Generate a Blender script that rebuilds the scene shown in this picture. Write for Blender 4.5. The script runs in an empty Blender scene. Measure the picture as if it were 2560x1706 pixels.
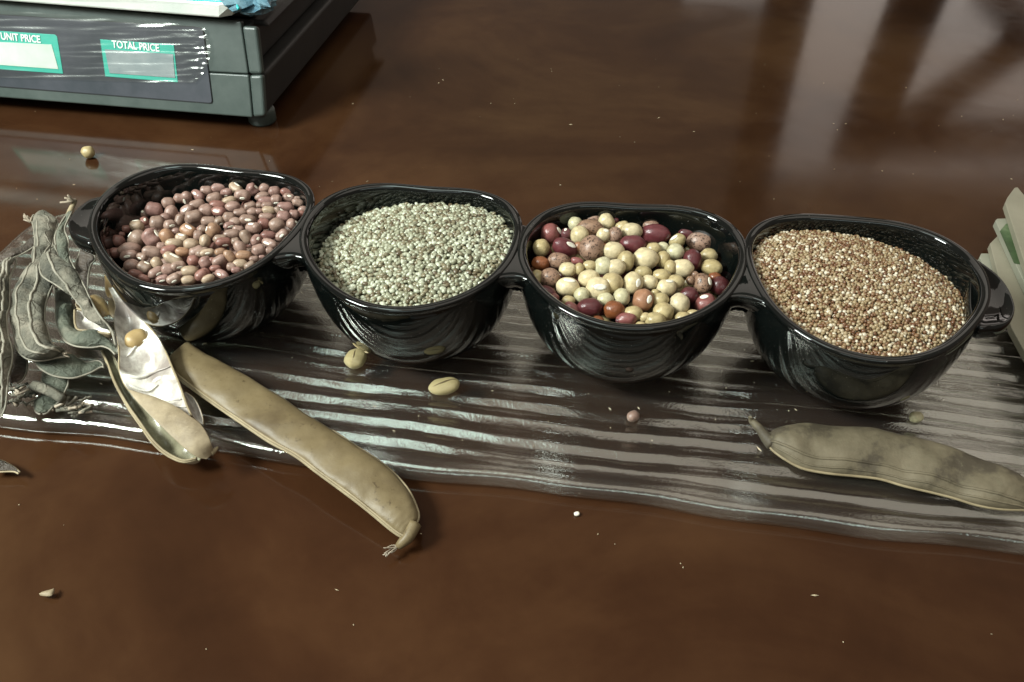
import bpy, math, random
import numpy as np
from mathutils import Vector, Matrix, noise

random.seed(7); rng = np.random.default_rng(7)
SC = bpy.context.scene
COL = SC.collection

# ------------------------------------------------------------------ camera
HFOV, PITCH, ROLL, CZ = 65.0, 42.0, 1.0, 0.31
FPX = 1280 / math.tan(math.radians(HFOV / 2))
_p, _r = math.radians(PITCH), math.radians(ROLL)
CF = np.array([0, math.cos(_p), -math.sin(_p)])
_U = np.array([0, math.sin(_p), math.cos(_p)]); _R = np.array([1.0, 0, 0])
CR = _R * math.cos(_r) + _U * math.sin(_r)
CU = -_R * math.sin(_r) + _U * math.cos(_r)
CP = np.array([0, 0, CZ])
cam = bpy.data.cameras.new('camera'); co = bpy.data.objects.new('camera', cam); COL.objects.link(co)
m = Matrix.Identity(4)
for i in range(3):
    m[i][0], m[i][1], m[i][2], m[i][3] = CR[i], CU[i], -CF[i], CP[i]
co.matrix_world = m
cam.sensor_width = 36; cam.lens = 18 / math.tan(math.radians(HFOV / 2))
cam.clip_start = 0.01; cam.clip_end = 50
SC.camera = co

# ------------------------------------------------------------------ light
SC.view_settings.view_transform = 'Standard'; SC.view_settings.look = 'None'
SC.view_settings.exposure = 0; SC.view_settings.gamma = 1
w = bpy.data.worlds.new('World'); SC.world = w; w.use_nodes = True
bg = w.node_tree.nodes['Background']
bg.inputs[0].default_value = (1.0, 0.80, 0.66, 1); bg.inputs[1].default_value = 0.17

def area(name, loc, aim, sx, sy, power, color):
    L = bpy.data.lights.new(name, 'AREA'); L.shape = 'RECTANGLE'; L.size = sx; L.size_y = sy
    L.energy = power; L.color = color
    o = bpy.data.objects.new(name, L); COL.objects.link(o); o.location = loc
    o.rotation_euler = (Vector(aim) - Vector(loc)).to_track_quat('-Z', 'Y').to_euler()
    return o
area('key_window_light', (-0.84, 0.03, 0.80), (-0.12, 0.36, 0.0), 0.36, 0.28, 27.0, (0.93, 1.0, 0.95))
area('rear_window_light', (1.62, 2.75, 0.80), (1.62, 0.0, 0.80), 1.32, 0.95, 3.6, (1.0, 0.90, 0.82))
area('rear_window_light', (0.80, 2.75, 0.42), (0.80, 0.0, 0.42), 0.5, 0.40, 0.6, (1.0, 0.90, 0.82))
area('low_fill_light', (-0.3, 2.8, 0.22), (-0.3, 0.0, 0.22), 5.2, 0.50, 3.5, (1.0, 0.90, 0.84))  # unseen low panel added behind the table to light the back rims
area('high_fill_light', (0.3, 2.4, 2.02), (0.0, 0.25, 0.0), 4.6, 0.90, 11.0, (1.0, 0.92, 0.81))  # unseen back panel, added so the glass ribs pick up pale streaks
area('overhead_fill_light', (0.1, 0.06, 1.6), (0.1, 0.06, 0.0), 2.6, 1.26, 11.5, (1.0, 0.91, 0.80))  # soft overhead panel, added to brighten the rib bands and fill
area('sparkle_fill_light', (-0.35, 0.20, 1.30), (0.0, 0.30, 0.0), 0.70, 0.25, 2.6, (0.74, 1.0, 0.95))  # cool strip added overhead for sparkles on the tray and rim streaks
area('front_fill_light', (0.1, -0.75, 0.85), (0.0, 0.33, 0.0), 1.1, 0.16, 2.2, (0.84, 1.0, 0.97))  # added behind the camera to brighten bowl reflections and rims, no known window

# ------------------------------------------------------------------ helpers
def P(u, v, z):
    d = CF + CR * ((u - 1280) / FPX) - CU * ((v - 853) / FPX)
    return CP + d * ((z - CZ) / d[2])
def RAY(u, v):
    return CF + CR * ((u - 1280) / FPX) - CU * ((v - 853) / FPX)
def Z(pts, x0, y0, k):
    return [(x0 + q[0] / k, y0 + q[1] / k) + tuple(q[2:]) for q in pts]
def project(p):
    d = np.asarray(p) - CP; f = d @ CF
    return 1280 + FPX * (d @ CR) / f, 853 - FPX * (d @ CU) / f

def mesh(name, verts, faces, mats=(), smooth=True, midx=None):
    me = bpy.data.meshes.new(name)
    me.from_pydata([tuple(map(float, v)) for v in verts], [], [tuple(map(int, f)) for f in faces])
    for mt in mats: me.materials.append(mt)
    if smooth: me.polygons.foreach_set('use_smooth', [True] * len(me.polygons))
    if midx is not None: me.polygons.foreach_set('material_index', midx)
    me.update()
    return me
def obj(name, me, parent=None):
    o = bpy.data.objects.new(name, me); COL.objects.link(o)
    if parent is not None: o.parent = parent
    return o
def empty(name, loc=(0, 0, 0)):
    o = bpy.data.objects.new(name, None); COL.objects.link(o); o.location = loc
    o.empty_display_size = 0.01
    return o
def tag(o, label=None, cat=None, group=None, kind=None):
    if label: o['label'] = label
    if cat: o['category'] = cat
    if group: o['group'] = group
    if kind: o['kind'] = kind
    return o
def subsurf(o, n=1):
    md = o.modifiers.new('s', 'SUBSURF'); md.levels = n; md.render_levels = n
def bevel(o, w_, n=2):
    md = o.modifiers.new('b', 'BEVEL'); md.width = w_; md.segments = n; md.limit_method = 'ANGLE'

def catmull(pts, n):
    pts = np.asarray(pts, float); k = len(pts)
    ext = np.vstack([2 * pts[0] - pts[1], pts, 2 * pts[-1] - pts[-2]])
    t = np.linspace(0, k - 1, n); i = np.minimum(t.astype(int), k - 2); f = (t - i)[:, None]
    a, b, c, d = ext[i], ext[i + 1], ext[i + 2], ext[i + 3]
    return 0.5 * (2 * b + (c - a) * f + (2 * a - 5 * b + 4 * c - d) * f ** 2 + (3 * b - a - 3 * c + d) * f ** 3)

def tube_data(path, rad, seg=6):
    path = np.asarray(path, float); n = len(path)
    rad = np.full(n, rad) if np.isscalar(rad) else np.asarray(rad)
    T = np.gradient(path, axis=0); T /= np.linalg.norm(T, axis=1)[:, None] + 1e-12
    up = np.array([0.13, 0.21, 0.97]); V, F = [], []
    for i in range(n):
        s = np.cross(T[i], up); s /= np.linalg.norm(s) + 1e-9; q = np.cross(s, T[i])
        for j in range(seg):
            a = 2 * math.pi * j / seg
            V.append(path[i] + rad[i] * (s * math.cos(a) + q * math.sin(a)))
    for i in range(n - 1):
        for j in range(seg):
            F.append((i * seg + j, i * seg + (j + 1) % seg, (i + 1) * seg + (j + 1) % seg, (i + 1) * seg + j))
    F.append(tuple(range(seg))[::-1]); F.append(tuple((n - 1) * seg + j for j in range(seg)))
    return V, F
def tube(name, path, rad, mat, parent=None, seg=6):
    V, F = tube_data(path, rad, seg)
    return obj(name, mesh(name, V, F, [mat]), parent)

def box_loft(name, low, high, mats, parent=None, smooth=False):
    """a closed solid between two outlines of the same number of points"""
    n = len(low); V = list(low) + list(high)
    F = [tuple(range(n))[::-1], tuple(range(n, 2 * n))]
    F += [(i, (i + 1) % n, n + (i + 1) % n, n + i) for i in range(n)]
    return obj(name, mesh(name, V, F, mats, smooth), parent)

# ------------------------------------------------------------------ materials
def M(name):
    mt = bpy.data.materials.new(name); mt.use_nodes = True
    nt = mt.node_tree
    return mt, nt, nt.nodes['Principled BSDF']
def N(nt, typ, **kw):
    n = nt.nodes.new(typ)
    for k, v in kw.items():
        if k in n.inputs: n.inputs[k].default_value = v
        else: setattr(n, k, v)
    return n
def ramp(nt, fac, stops, interp='LINEAR'):
    r = nt.nodes.new('ShaderNodeValToRGB'); r.color_ramp.interpolation = interp
    e = r.color_ramp.elements
    while len(e) < len(stops): e.new(0.5)
    for k, (pos, c) in enumerate(stops):
        e[k].position = pos; e[k].color = (*c, 1) if len(c) == 3 else c
    nt.links.new(fac, r.inputs[0])
    return r
def noise_node(nt, scale, detail=4, rough=0.55, coord='Object', dist=0.0):
    tc = nt.nodes.new('ShaderNodeTexCoord'); n = nt.nodes.new('ShaderNodeTexNoise')
    n.inputs['Scale'].default_value = scale; n.inputs['Detail'].default_value = detail
    n.inputs['Roughness'].default_value = rough; n.inputs['Distortion'].default_value = dist
    nt.links.new(tc.outputs[coord], n.inputs['Vector'])
    return n
def bump(nt, bsdf, height, strength, dist):
    b = nt.nodes.new('ShaderNodeBump'); b.inputs['Strength'].default_value = strength
    b.inputs['Distance'].default_value = dist
    nt.links.new(height, b.inputs['Height']); nt.links.new(b.outputs[0], bsdf.inputs['Normal'])
    return b
def simple(name, stops, scale, rough=0.5, spec=0.5, bs=0.0, bd=0.0005, detail=5, coord='Object', rr=None, sheen=0.0, trans=0.0):
    mt, nt, b = M(name)
    n = noise_node(nt, scale, detail, 0.6, coord)
    r = ramp(nt, n.outputs['Fac'], stops); nt.links.new(r.outputs[0], b.inputs['Base Color'])
    b.inputs['Roughness'].default_value = rough; b.inputs['Specular IOR Level'].default_value = spec
    if bs:
        n2 = noise_node(nt, scale * 3.1, 6, 0.65, coord); bump(nt, b, n2.outputs['Fac'], bs, bd)
    return mt

# table: dark lacquered, marbled brown
def make_table_mat():
    mt, nt, b = M('lacquered_brown')
    n1 = noise_node(nt, 4.2, 6, 0.58, 'Object', 0.8); n2 = noise_node(nt, 16, 7, 0.66, 'Object', 0.4); n0 = noise_node(nt, 1.15, 2, 0.5, 'Object', 0.3)
    mx = N(nt, 'ShaderNodeMath', operation='MULTIPLY_ADD'); mx.inputs[1].default_value = 0.30
    nt.links.new(n2.outputs['Fac'], mx.inputs[0]); nt.links.new(n1.outputs['Fac'], mx.inputs[2])
    r = ramp(nt, mx.outputs[0], [(0.44, (0.0205, 0.0088, 0.0041)), (0.60, (0.0335, 0.0148, 0.0066)), (0.80, (0.056, 0.0275, 0.0122))])
    r_ = ramp(nt, n0.outputs['Fac'], [(0.42, (1.0, 0.90, 0.86)), (0.58, (1.0, 1.06, 1.04))])
    mm = N(nt, 'ShaderNodeMix', data_type='RGBA', blend_type='MULTIPLY'); mm.inputs[0].default_value = 1
    nt.links.new(r.outputs[0], mm.inputs[6]); nt.links.new(r_.outputs[0], mm.inputs[7]); nt.links.new(mm.outputs[2], b.inputs['Base Color'])
    b.inputs['Specular IOR Level'].default_value = 0.34
    n4 = noise_node(nt, 9, 6, 0.7, 'Object', 1.5)
    r2 = ramp(nt, n4.outputs['Fac'], [(0.35, (0.08,) * 3), (0.7, (0.135,) * 3)]); nt.links.new(r2.outputs[0], b.inputs['Roughness'])
    n3 = noise_node(nt, 1400, 2, 0.5); bump(nt, b, n3.outputs['Fac'], 0.02, 0.0002)
    return mt
MT_TABLE = make_table_mat()

def make_ceramic():
    mt, nt, b = M('black_glaze')
    n = noise_node(nt, 60, 5, 0.6); r = ramp(nt, n.outputs['Fac'], [(0.3, (0.002, 0.0030, 0.0028)), (0.75, (0.0045, 0.0058, 0.0052))])
    n2 = noise_node(nt, 1400, 1, 0.4); r2 = ramp(nt, n2.outputs['Fac'], [(0.775, (0, 0, 0)), (0.80, (1, 1, 1))])
    mx = N(nt, 'ShaderNodeMix', data_type='RGBA'); nt.links.new(r2.outputs[0], mx.inputs[0])
    nt.links.new(r.outputs[0], mx.inputs[6]); mx.inputs[7].default_value = (0.16, 0.15, 0.13, 1)
    nt.links.new(mx.outputs[2], b.inputs['Base Color'])
    n3 = noise_node(nt, 40, 4, 0.6); r3 = ramp(nt, n3.outputs['Fac'], [(0.35, (0.02,) * 3), (0.75, (0.05,) * 3)]); nt.links.new(r3.outputs[0], b.inputs['Roughness'])
    b.inputs['Specular IOR Level'].default_value = 0.55
    bump(nt, b, n3.outputs['Fac'], 0.02, 0.001)
    return mt
MT_CER = make_ceramic()

def make_glass(name, tint, base_rough, grain, f0=0.05, milky=None, mk=0.0):
    mt = bpy.data.materials.new(name); mt.use_nodes = True; nt = mt.node_tree
    nt.nodes.clear(); out = nt.nodes.new('ShaderNodeOutputMaterial')
    tr = N(nt, 'ShaderNodeBsdfTransparent'); tr.inputs[0].default_value = (*tint, 1)
    gl = nt.nodes.new('ShaderNodeBsdfGlossy'); gl.inputs['Color'].default_value = (0.93, 0.97, 0.90, 1); gl.inputs['Roughness'].default_value = base_rough
    lw = nt.nodes.new('ShaderNodeLayerWeight'); lw.inputs[0].default_value = 0.5
    pw = N(nt, 'ShaderNodeMath', operation='POWER'); pw.inputs[1].default_value = 4.0; nt.links.new(lw.outputs['Facing'], pw.inputs[0])
    ma = N(nt, 'ShaderNodeMath', operation='MULTIPLY_ADD'); ma.inputs[1].default_value = 1 - f0; ma.inputs[2].default_value = f0
    nt.links.new(pw.outputs[0], ma.inputs[0])
    mx = nt.nodes.new('ShaderNodeMixShader'); nt.links.new(ma.outputs[0], mx.inputs[0])
    nt.links.new(tr.outputs[0], mx.inputs[1]); nt.links.new(gl.outputs[0], mx.inputs[2]); nt.links.new(mx.outputs[0], out.inputs[0])
    if milky:                          # faint cloudiness of cast glass
        df = nt.nodes.new('ShaderNodeBsdfDiffuse'); df.inputs[0].default_value = (*milky, 1); m2 = nt.nodes.new('ShaderNodeMixShader'); m2.inputs[0].default_value = mk
        nt.links.new(tr.outputs[0], m2.inputs[1]); nt.links.new(df.outputs[0], m2.inputs[2]); nt.links.new(m2.outputs[0], mx.inputs[1])
    if grain:
        n = noise_node(nt, 700, 3, 0.6); b = nt.nodes.new('ShaderNodeBump'); b.inputs['Strength'].default_value = grain; b.inputs['Distance'].default_value = 0.0006
        nt.links.new(n.outputs['Fac'], b.inputs['Height']); nt.links.new(b.outputs[0], gl.inputs['Normal'])
    return mt
MT_GLASS = make_glass('ribbed_glass', (0.90, 0.89, 0.87), 0.05, 0.26, 0.145, (0.46, 0.45, 0.43), 0.02)
MT_FILM = make_glass('clear_film', (0.93, 0.94, 0.94), 0.22, 0.1, 0.10)

def make_bean_mat(name, cols, rough, spot=None, scale=90):
    mt, nt, b = M(name)
    oi = nt.nodes.new('ShaderNodeObjectInfo')
    r = ramp(nt, oi.outputs['Random'], [(i / max(1, len(cols) - 1), c) for i, c in enumerate(cols)])
    n = noise_node(nt, 2.2, 4, 0.6, 'Object')
    r2 = ramp(nt, n.outputs['Fac'], [(0.3, (0.72,) * 3), (0.7, (1.12,) * 3)])
    mx = N(nt, 'ShaderNodeMix', data_type='RGBA', blend_type='MULTIPLY'); mx.inputs[0].default_value = 1
    nt.links.new(r.outputs[0], mx.inputs[6]); nt.links.new(r2.outputs[0], mx.inputs[7])
    outc = mx.outputs[2]
    if spot:
        n2 = noise_node(nt, 5.0, 4, 0.62, 'Object', 0.4); r3 = ramp(nt, n2.outputs['Fac'], [(0.545, (0, 0, 0)), (0.59, (1, 1, 1))])
        m2 = N(nt, 'ShaderNodeMix', data_type='RGBA'); nt.links.new(r3.outputs[0], m2.inputs[0]); nt.links.new(outc, m2.inputs[6]); m2.inputs[7].default_value = (*spot, 1)
        outc = m2.outputs[2]
    nt.links.new(outc, b.inputs['Base Color'])
    b.inputs['Roughness'].default_value = rough; b.inputs['Specular IOR Level'].default_value = 0.45
    n4 = noise_node(nt, 5, 4, 0.6, 'Object'); bump(nt, b, n4.outputs['Fac'], 0.10, 0.1)
    return mt
MT_PINK = make_bean_mat('dusky_pink_skin', [(0.225, 0.150, 0.115), (0.27, 0.168, 0.135), (0.225, 0.158, 0.115), (0.245, 0.135, 0.115), (0.29, 0.195, 0.152)], 0.38)
MT_PINK_R = make_bean_mat('red_brown_skin', [(0.20, 0.090, 0.070), (0.25, 0.12, 0.095), (0.18, 0.085, 0.07)], 0.36)
MT_PINK_P = make_bean_mat('pale_tan_skin', [(0.34, 0.25, 0.17), (0.38, 0.28, 0.195), (0.31, 0.22, 0.15)], 0.38)
MT_PINK_B = make_bean_mat('orange_tan_skin', [(0.30, 0.165, 0.095), (0.27, 0.16, 0.10)], 0.36)
BM = {
    'C': make_bean_mat('cream_skin', [(0.52, 0.43, 0.25), (0.60, 0.50, 0.31), (0.50, 0.42, 0.265)], 0.30),
    'G': make_bean_mat('pale_green_skin', [(0.45, 0.41, 0.25), (0.52, 0.475, 0.31)], 0.30),
    'O': make_bean_mat('olive_cream_skin', [(0.38, 0.30, 0.145), (0.43, 0.34, 0.18), (0.36, 0.29, 0.145)], 0.30),
    'M': make_bean_mat('maroon_skin', [(0.092, 0.022, 0.024), (0.12, 0.030, 0.034), (0.070, 0.017, 0.018)], 0.28),
    'P': make_bean_mat('rosy_skin', [(0.185, 0.065, 0.058), (0.22, 0.075, 0.068)], 0.28),
    'D': make_bean_mat('dark_mauve_skin', [(0.11, 0.04, 0.042), (0.13, 0.05, 0.05)], 0.33),
    'B': make_bean_mat('tan_brown_skin', [(0.27, 0.125, 0.065), (0.30, 0.15, 0.085)], 0.28),
    'R': make_bean_mat('chestnut_skin', [(0.17, 0.055, 0.02), (0.21, 0.07, 0.028)], 0.26),
    'S': make_bean_mat('speckled_skin', [(0.28, 0.175, 0.12), (0.24, 0.14, 0.085), (0.30, 0.19, 0.14)], 0.34, (0.035, 0.018, 0.012)),
}
MT_HIL = simple('white_seed_scar', [(0.3, (0.62, 0.58, 0.46)), (0.7, (0.86, 0.84, 0.74))], 3, 0.35)

def make_grain_mat(name, stops, rough):
    mt, nt, b = M(name)
    at = nt.nodes.new('ShaderNodeAttribute'); at.attribute_name = 'tint'
    r = ramp(nt, at.outputs['Fac'], stops)
    nt.links.new(r.outputs[0], b.inputs['Base Color']); b.inputs['Roughness'].default_value = rough
    return mt
MT_SEED = make_grain_mat('grey_green_grain', [(0.0, (0.085, 0.06, 0.034)), (0.25, (0.175, 0.145, 0.085)), (0.6, (0.245, 0.245, 0.165)), (1.0, (0.45, 0.465, 0.355))], 0.28)
MT_MILLET = make_grain_mat('mixed_millet', [(0.0, (0.12, 0.05, 0.022)), (0.22, (0.19, 0.105, 0.05)), (0.42, (0.26, 0.185, 0.095)), (0.66, (0.33, 0.25, 0.145)), (0.82, (0.44, 0.37, 0.26)), (1.0, (0.60, 0.54, 0.42))], 0.32)

def make_pod_mat(name, stops, scale, rough=0.6, veins=0.0, bs=0.35, speck=None):
    mt, nt, b = M(name)
    n = noise_node(nt, scale, 6, 0.62); r = ramp(nt, n.outputs['Fac'], stops); c = r.outputs[0]
    n2 = noise_node(nt, scale * 7, 5, 0.7)
    if speck:
        r2 = ramp(nt, n2.outputs['Fac'], [(0.60, (0, 0, 0)), (0.70, (1, 1, 1))])
        mx = N(nt, 'ShaderNodeMix', data_type='RGBA'); nt.links.new(r2.outputs[0], mx.inputs[0]); nt.links.new(c, mx.inputs[6]); mx.inputs[7].default_value = (*speck, 1); c = mx.outputs[2]
    nt.links.new(c, b.inputs['Base Color']); b.inputs['Roughness'].default_value = rough
    b.inputs['Specular IOR Level'].default_value = 0.35
    if veins:
        tc = nt.nodes.new('ShaderNodeTexCoord'); vo = nt.nodes.new('ShaderNodeTexVoronoi'); vo.feature = 'DISTANCE_TO_EDGE'; vo.inputs['Scale'].default_value = 85
        n5 = noise_node(nt, 60, 3, 0.5); vm = N(nt, 'ShaderNodeVectorMath', operation='MULTIPLY_ADD'); vm.inputs[1].default_value = (0.012,) * 3
        nt.links.new(n5.outputs['Color'], vm.inputs[0]); nt.links.new(tc.outputs['Object'], vm.inputs[2]); nt.links.new(vm.outputs[0], vo.inputs['Vector'])
        r4 = ramp(nt, vo.outputs['Distance'], [(0.0, (1,) * 3), (0.05, (0,) * 3)])
        ad = N(nt, 'ShaderNodeMath', operation='MULTIPLY_ADD'); ad.inputs[1].default_value = veins; nt.links.new(r4.outputs[0], ad.inputs[0]); nt.links.new(n2.outputs['Fac'], ad.inputs[2])
        bump(nt, b, ad.outputs[0], bs, 0.0024)
    else:
        bump(nt, b, n2.outputs['Fac'], bs, 0.0006)
    return mt
MT_PODG = make_pod_mat('dry_grey_green_pod', [(0.35, (0.055, 0.055, 0.042)), (0.5, (0.125, 0.118, 0.089)), (0.66, (0.235, 0.21, 0.162))], 60, 0.74, 0.35, 0.7, (0.12, 0.115, 0.09))
MT_PODGR = make_pod_mat('dry_green_pod', [(0.35, (0.042, 0.050, 0.036)), (0.5, (0.088, 0.097, 0.071)), (0.68, (0.155, 0.155, 0.116))], 60, 0.66, 0.25, 0.6, (0.06, 0.072, 0.052))
MT_PODD = make_pod_mat('dark_brown_pod', [(0.3, (0.03, 0.025, 0.018)), (0.7, (0.085, 0.065, 0.05))], 45, 0.5, 0.3, 0.5)
MT_PODB = make_pod_mat('olive_brown_pod', [(0.34, (0.085, 0.060, 0.030)), (0.5, (0.135, 0.100, 0.050)), (0.70, (0.180, 0.138, 0.073))], 30, 0.47, 0, 0.35, (0.062, 0.042, 0.020))
MT_PODR = make_pod_mat('dull_olive_pod', [(0.38, (0.062, 0.050, 0.033)), (0.47, (0.115, 0.095, 0.060)), (0.70, (0.165, 0.136, 0.088))], 48, 0.6, 0, 0.6, (0.12, 0.105, 0.065))
MT_SEAM = make_pod_mat('pale_seam', [(0.3, (0.18, 0.14, 0.08)), (0.7, (0.33, 0.27, 0.165))], 80, 0.6, 0, 0.3)
MT_SEAMG = make_pod_mat('grey_seam', [(0.3, (0.15, 0.142, 0.108)), (0.7, (0.29, 0.265, 0.21))], 80, 0.6, 0, 0.3)
MT_VALVE = make_pod_mat('beige_valve', [(0.32, (0.165, 0.125, 0.075)), (0.5, (0.27, 0.215, 0.135)), (0.68, (0.38, 0.31, 0.205))], 60, 0.55, 0, 0.4, (0.34, 0.27, 0.17))
MT_SATIN = make_pod_mat('satin_lining', [(0.38, (0.24, 0.205, 0.18)), (0.48, (0.42, 0.385, 0.34)), (0.56, (0.72, 0.70, 0.63)), (0.7, (0.80, 0.78, 0.71))], 38, 0.22, 0, 0.22)
MT_SATIN2 = make_pod_mat('olive_lining', [(0.32, (0.13, 0.12, 0.075)), (0.55, (0.24, 0.225, 0.15)), (0.74, (0.70, 0.68, 0.58))], 60, 0.25, 0, 0.25)
MT_TWIG = make_pod_mat('pale_twig', [(0.3, (0.20, 0.16, 0.11)), (0.7, (0.42, 0.36, 0.28))], 200, 0.6, 0, 0.3)
MT_YELL = make_pod_mat('yellow_bean_skin', [(0.3, (0.27, 0.18, 0.075)), (0.7, (0.43, 0.31, 0.145))], 110, 0.32, 0, 0.15)

MT_YELL2 = make_pod_mat('wrinkled_buff_skin', [(0.32, (0.20, 0.15, 0.07)), (0.48, (0.34, 0.28, 0.135)), (0.7, (0.44, 0.37, 0.20))], 170, 0.42, 0, 0.5, (0.26, 0.19, 0.09))
# scale
MT_PLAST = simple('grey_green_plastic', [(0.3, (0.036, 0.052, 0.046)), (0.7, (0.068, 0.086, 0.078))], 40, 0.42, 0.5, 0.1, 0.0003)
MT_PLASTD = simple('dark_plastic', [(0.3, (0.022, 0.022, 0.021)), (0.7, (0.034, 0.033, 0.031))], 40, 0.5, 0.4, 0.1, 0.0003)
MT_PANEL = simple('slate_panel', [(0.35, (0.030, 0.037, 0.044)), (0.65, (0.058, 0.062, 0.074))], 22, 0.38, 0.5)
MT_LINE = simple('dark_groove', [(0.3, (0.012, 0.015, 0.015)), (0.7, (0.02, 0.022, 0.022))], 40, 0.6)
MT_TEAL = simple('teal_print', [(0.3, (0.03, 0.36, 0.27)), (0.7, (0.05, 0.43, 0.33))], 25, 0.45)
MT_LCD = simple('grey_display', [(0.35, (0.22, 0.26, 0.27)), (0.65, (0.32, 0.35, 0.35))], 40, 0.3)
MT_LCD2 = simple('pale_display', [(0.35, (0.52, 0.60, 0.52)), (0.65, (0.64, 0.70, 0.62))], 30, 0.3)
MT_WHITE = simple('white_print', [(0.3, (0.80, 0.82, 0.78)), (0.7, (0.9, 0.9, 0.88))], 30, 0.5)
MT_PAN = simple('white_pan', [(0.35, (0.74, 0.80, 0.74)), (0.65, (0.86, 0.88, 0.82))], 30, 0.18, 0.6, 0.3, 0.0015)
MT_CYAN = simple('cyan_plastic', [(0.3, (0.02, 0.42, 0.42)), (0.7, (0.05, 0.62, 0.60))], 50, 0.25)
MT_BAG = simple('blue_bag', [(0.35, (0.035, 0.10, 0.15)), (0.65, (0.16, 0.30, 0.36))], 70, 0.25, 0.6, 0.6, 0.002)
MT_PAPER = simple('pale_paper', [(0.3, (0.215, 0.20, 0.145)), (0.7, (0.27, 0.25, 0.185))], 30, 0.5, 0.4)
MT_PAPER2 = simple('white_green_paper', [(0.3, (0.225, 0.23, 0.175)), (0.7, (0.275, 0.275, 0.215))], 30, 0.4, 0.4)
MT_LEAFPRINT = simple('green_leaf_print', [(0.3, (0.02, 0.04, 0.014)), (0.5, (0.045, 0.085, 0.032)), (0.72, (0.14, 0.19, 0.10))], 45, 0.35, 0.4)
MT_WOOD = simple('dark_timber', [(0.3, (0.03, 0.015, 0.009)), (0.7, (0.055, 0.028, 0.016))], 14, 0.6)
MT_CRUMB = simple('pale_crumb', [(0.3, (0.34, 0.25, 0.14)), (0.7, (0.62, 0.54, 0.38))], 200, 0.6)

# ------------------------------------------------------------------ table
tb = box_loft('table_top', [(-2.2, -0.7, -0.04), (2.2, -0.7, -0.04), (2.2, 1.35, -0.04), (-2.2, 1.35, -0.04)],
              [(-2.2, -0.7, 0), (2.2, -0.7, 0), (2.2, 1.35, 0), (-2.2, 1.35, 0)], [MT_TABLE])
tag(tb, kind='structure', label='dark brown marbled glossy table top')

# timber frame behind the table, seen mirrored in the polish
tf = tag(empty('timber_frame', (1.2, 2.4, 0)), 'dark timber frame mirrored in the table polish at upper right', 'frame')
def beam(a, b, wid, dep=0.06, name='beam'):
    a, b = np.array(a, float), np.array(b, float); d = (b - a) / np.linalg.norm(b - a)
    s = np.cross(d, [0, 1, 0]); s /= np.linalg.norm(s); y = np.array([0, dep / 2, 0])
    lo = [a - s * wid / 2 - y, a + s * wid / 2 - y, a + s * wid / 2 + y, a - s * wid / 2 + y]
    hi = [q + (b - a) for q in lo]; off = np.array([1.2, 2.4, 0])
    o = box_loft(name, [q - off for q in lo], [q - off for q in hi], [MT_WOOD], tf); bevel(o, 0.004)
    return o
beam((0.765, 2.4, -0.5), (0.81, 2.4, 1.6), 0.125, name='post')
beam((1.19, 2.4, -0.1), (1.12, 2.4, 1.02), 0.145, name='post')
beam((1.10, 2.36, 0.925), (2.3, 2.36, 0.865), 0.12, name='rail')
beam((1.20, 2.34, 0.865), (1.47, 2.34, 0.60), 0.085, name='brace')
beam((1.30, 2.34, 0.43), (1.62, 2.34, 0.66), 0.10, name='brace')

# ------------------------------------------------------------------ glass tray
TA = math.radians(-7.6); TX = np.array([math.cos(TA), math.sin(TA), 0]); TY = np.array([-math.sin(TA), math.cos(TA), 0])
T0 = np.array([-0.02, 0.2385, 0.0])          # front edge mid point
THK = 0.0088
def tray_pt(x, y, z): return T0 + TX * x + TY * y + np.array([0, 0, z])
TL, TR, TD = -0.326, 0.312, 0.180
_ph = np.linspace(0, 1, 400, endpoint=False)
_sl = np.where(_ph < 0.40, 0.24 + 0.19 * _ph / 0.40, np.where(_ph < 0.50, 0.0, np.where(_ph < 0.96, -0.29 + 0.10 * np.sin((_ph - 0.50) / 0.46 * np.pi * 2), 0.0)))
_k = np.hanning(25); _sl = np.convolve(np.r_[_sl[-30:], _sl, _sl[:30]], _k / _k.sum(), 'same')[30:-30]
_sl -= np.where(_ph > 0.55, _sl.sum() / (_ph > 0.55).sum(), 0)
PITCH_R = 0.0120
_hp = np.cumsum(_sl) / 400 * PITCH_R; _hp -= _hp.mean()
def rib_height(x, y):
    wob = 0.9 * np.sin(x * 13 + y * 27) + 0.45 * np.sin(x * 37 - y * 55 + 1.3) + 0.15 * np.sin(x * 91 + y * 47) + 0.07 * np.sin(x * 200 + 2 + y * 150)
    q = (y / PITCH_R + wob / (2 * np.pi)) % 1.0
    h = np.interp(q, np.r_[_ph, 1.0], np.r_[_hp, _hp[0]])
    h = h * (0.98 + 0.20 * np.sin(x * 19 + y * 310) + 0.10 * np.sin(x * 71 - y * 130))
    h = h + 0.00010 * np.sin(x * 60 + y * 40) * np.sin(y * 210 + x * 23) + 0.00005 * np.sin(x * 330 + y * 260) * np.sin(y * 700 + x * 90)
    return h
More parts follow.
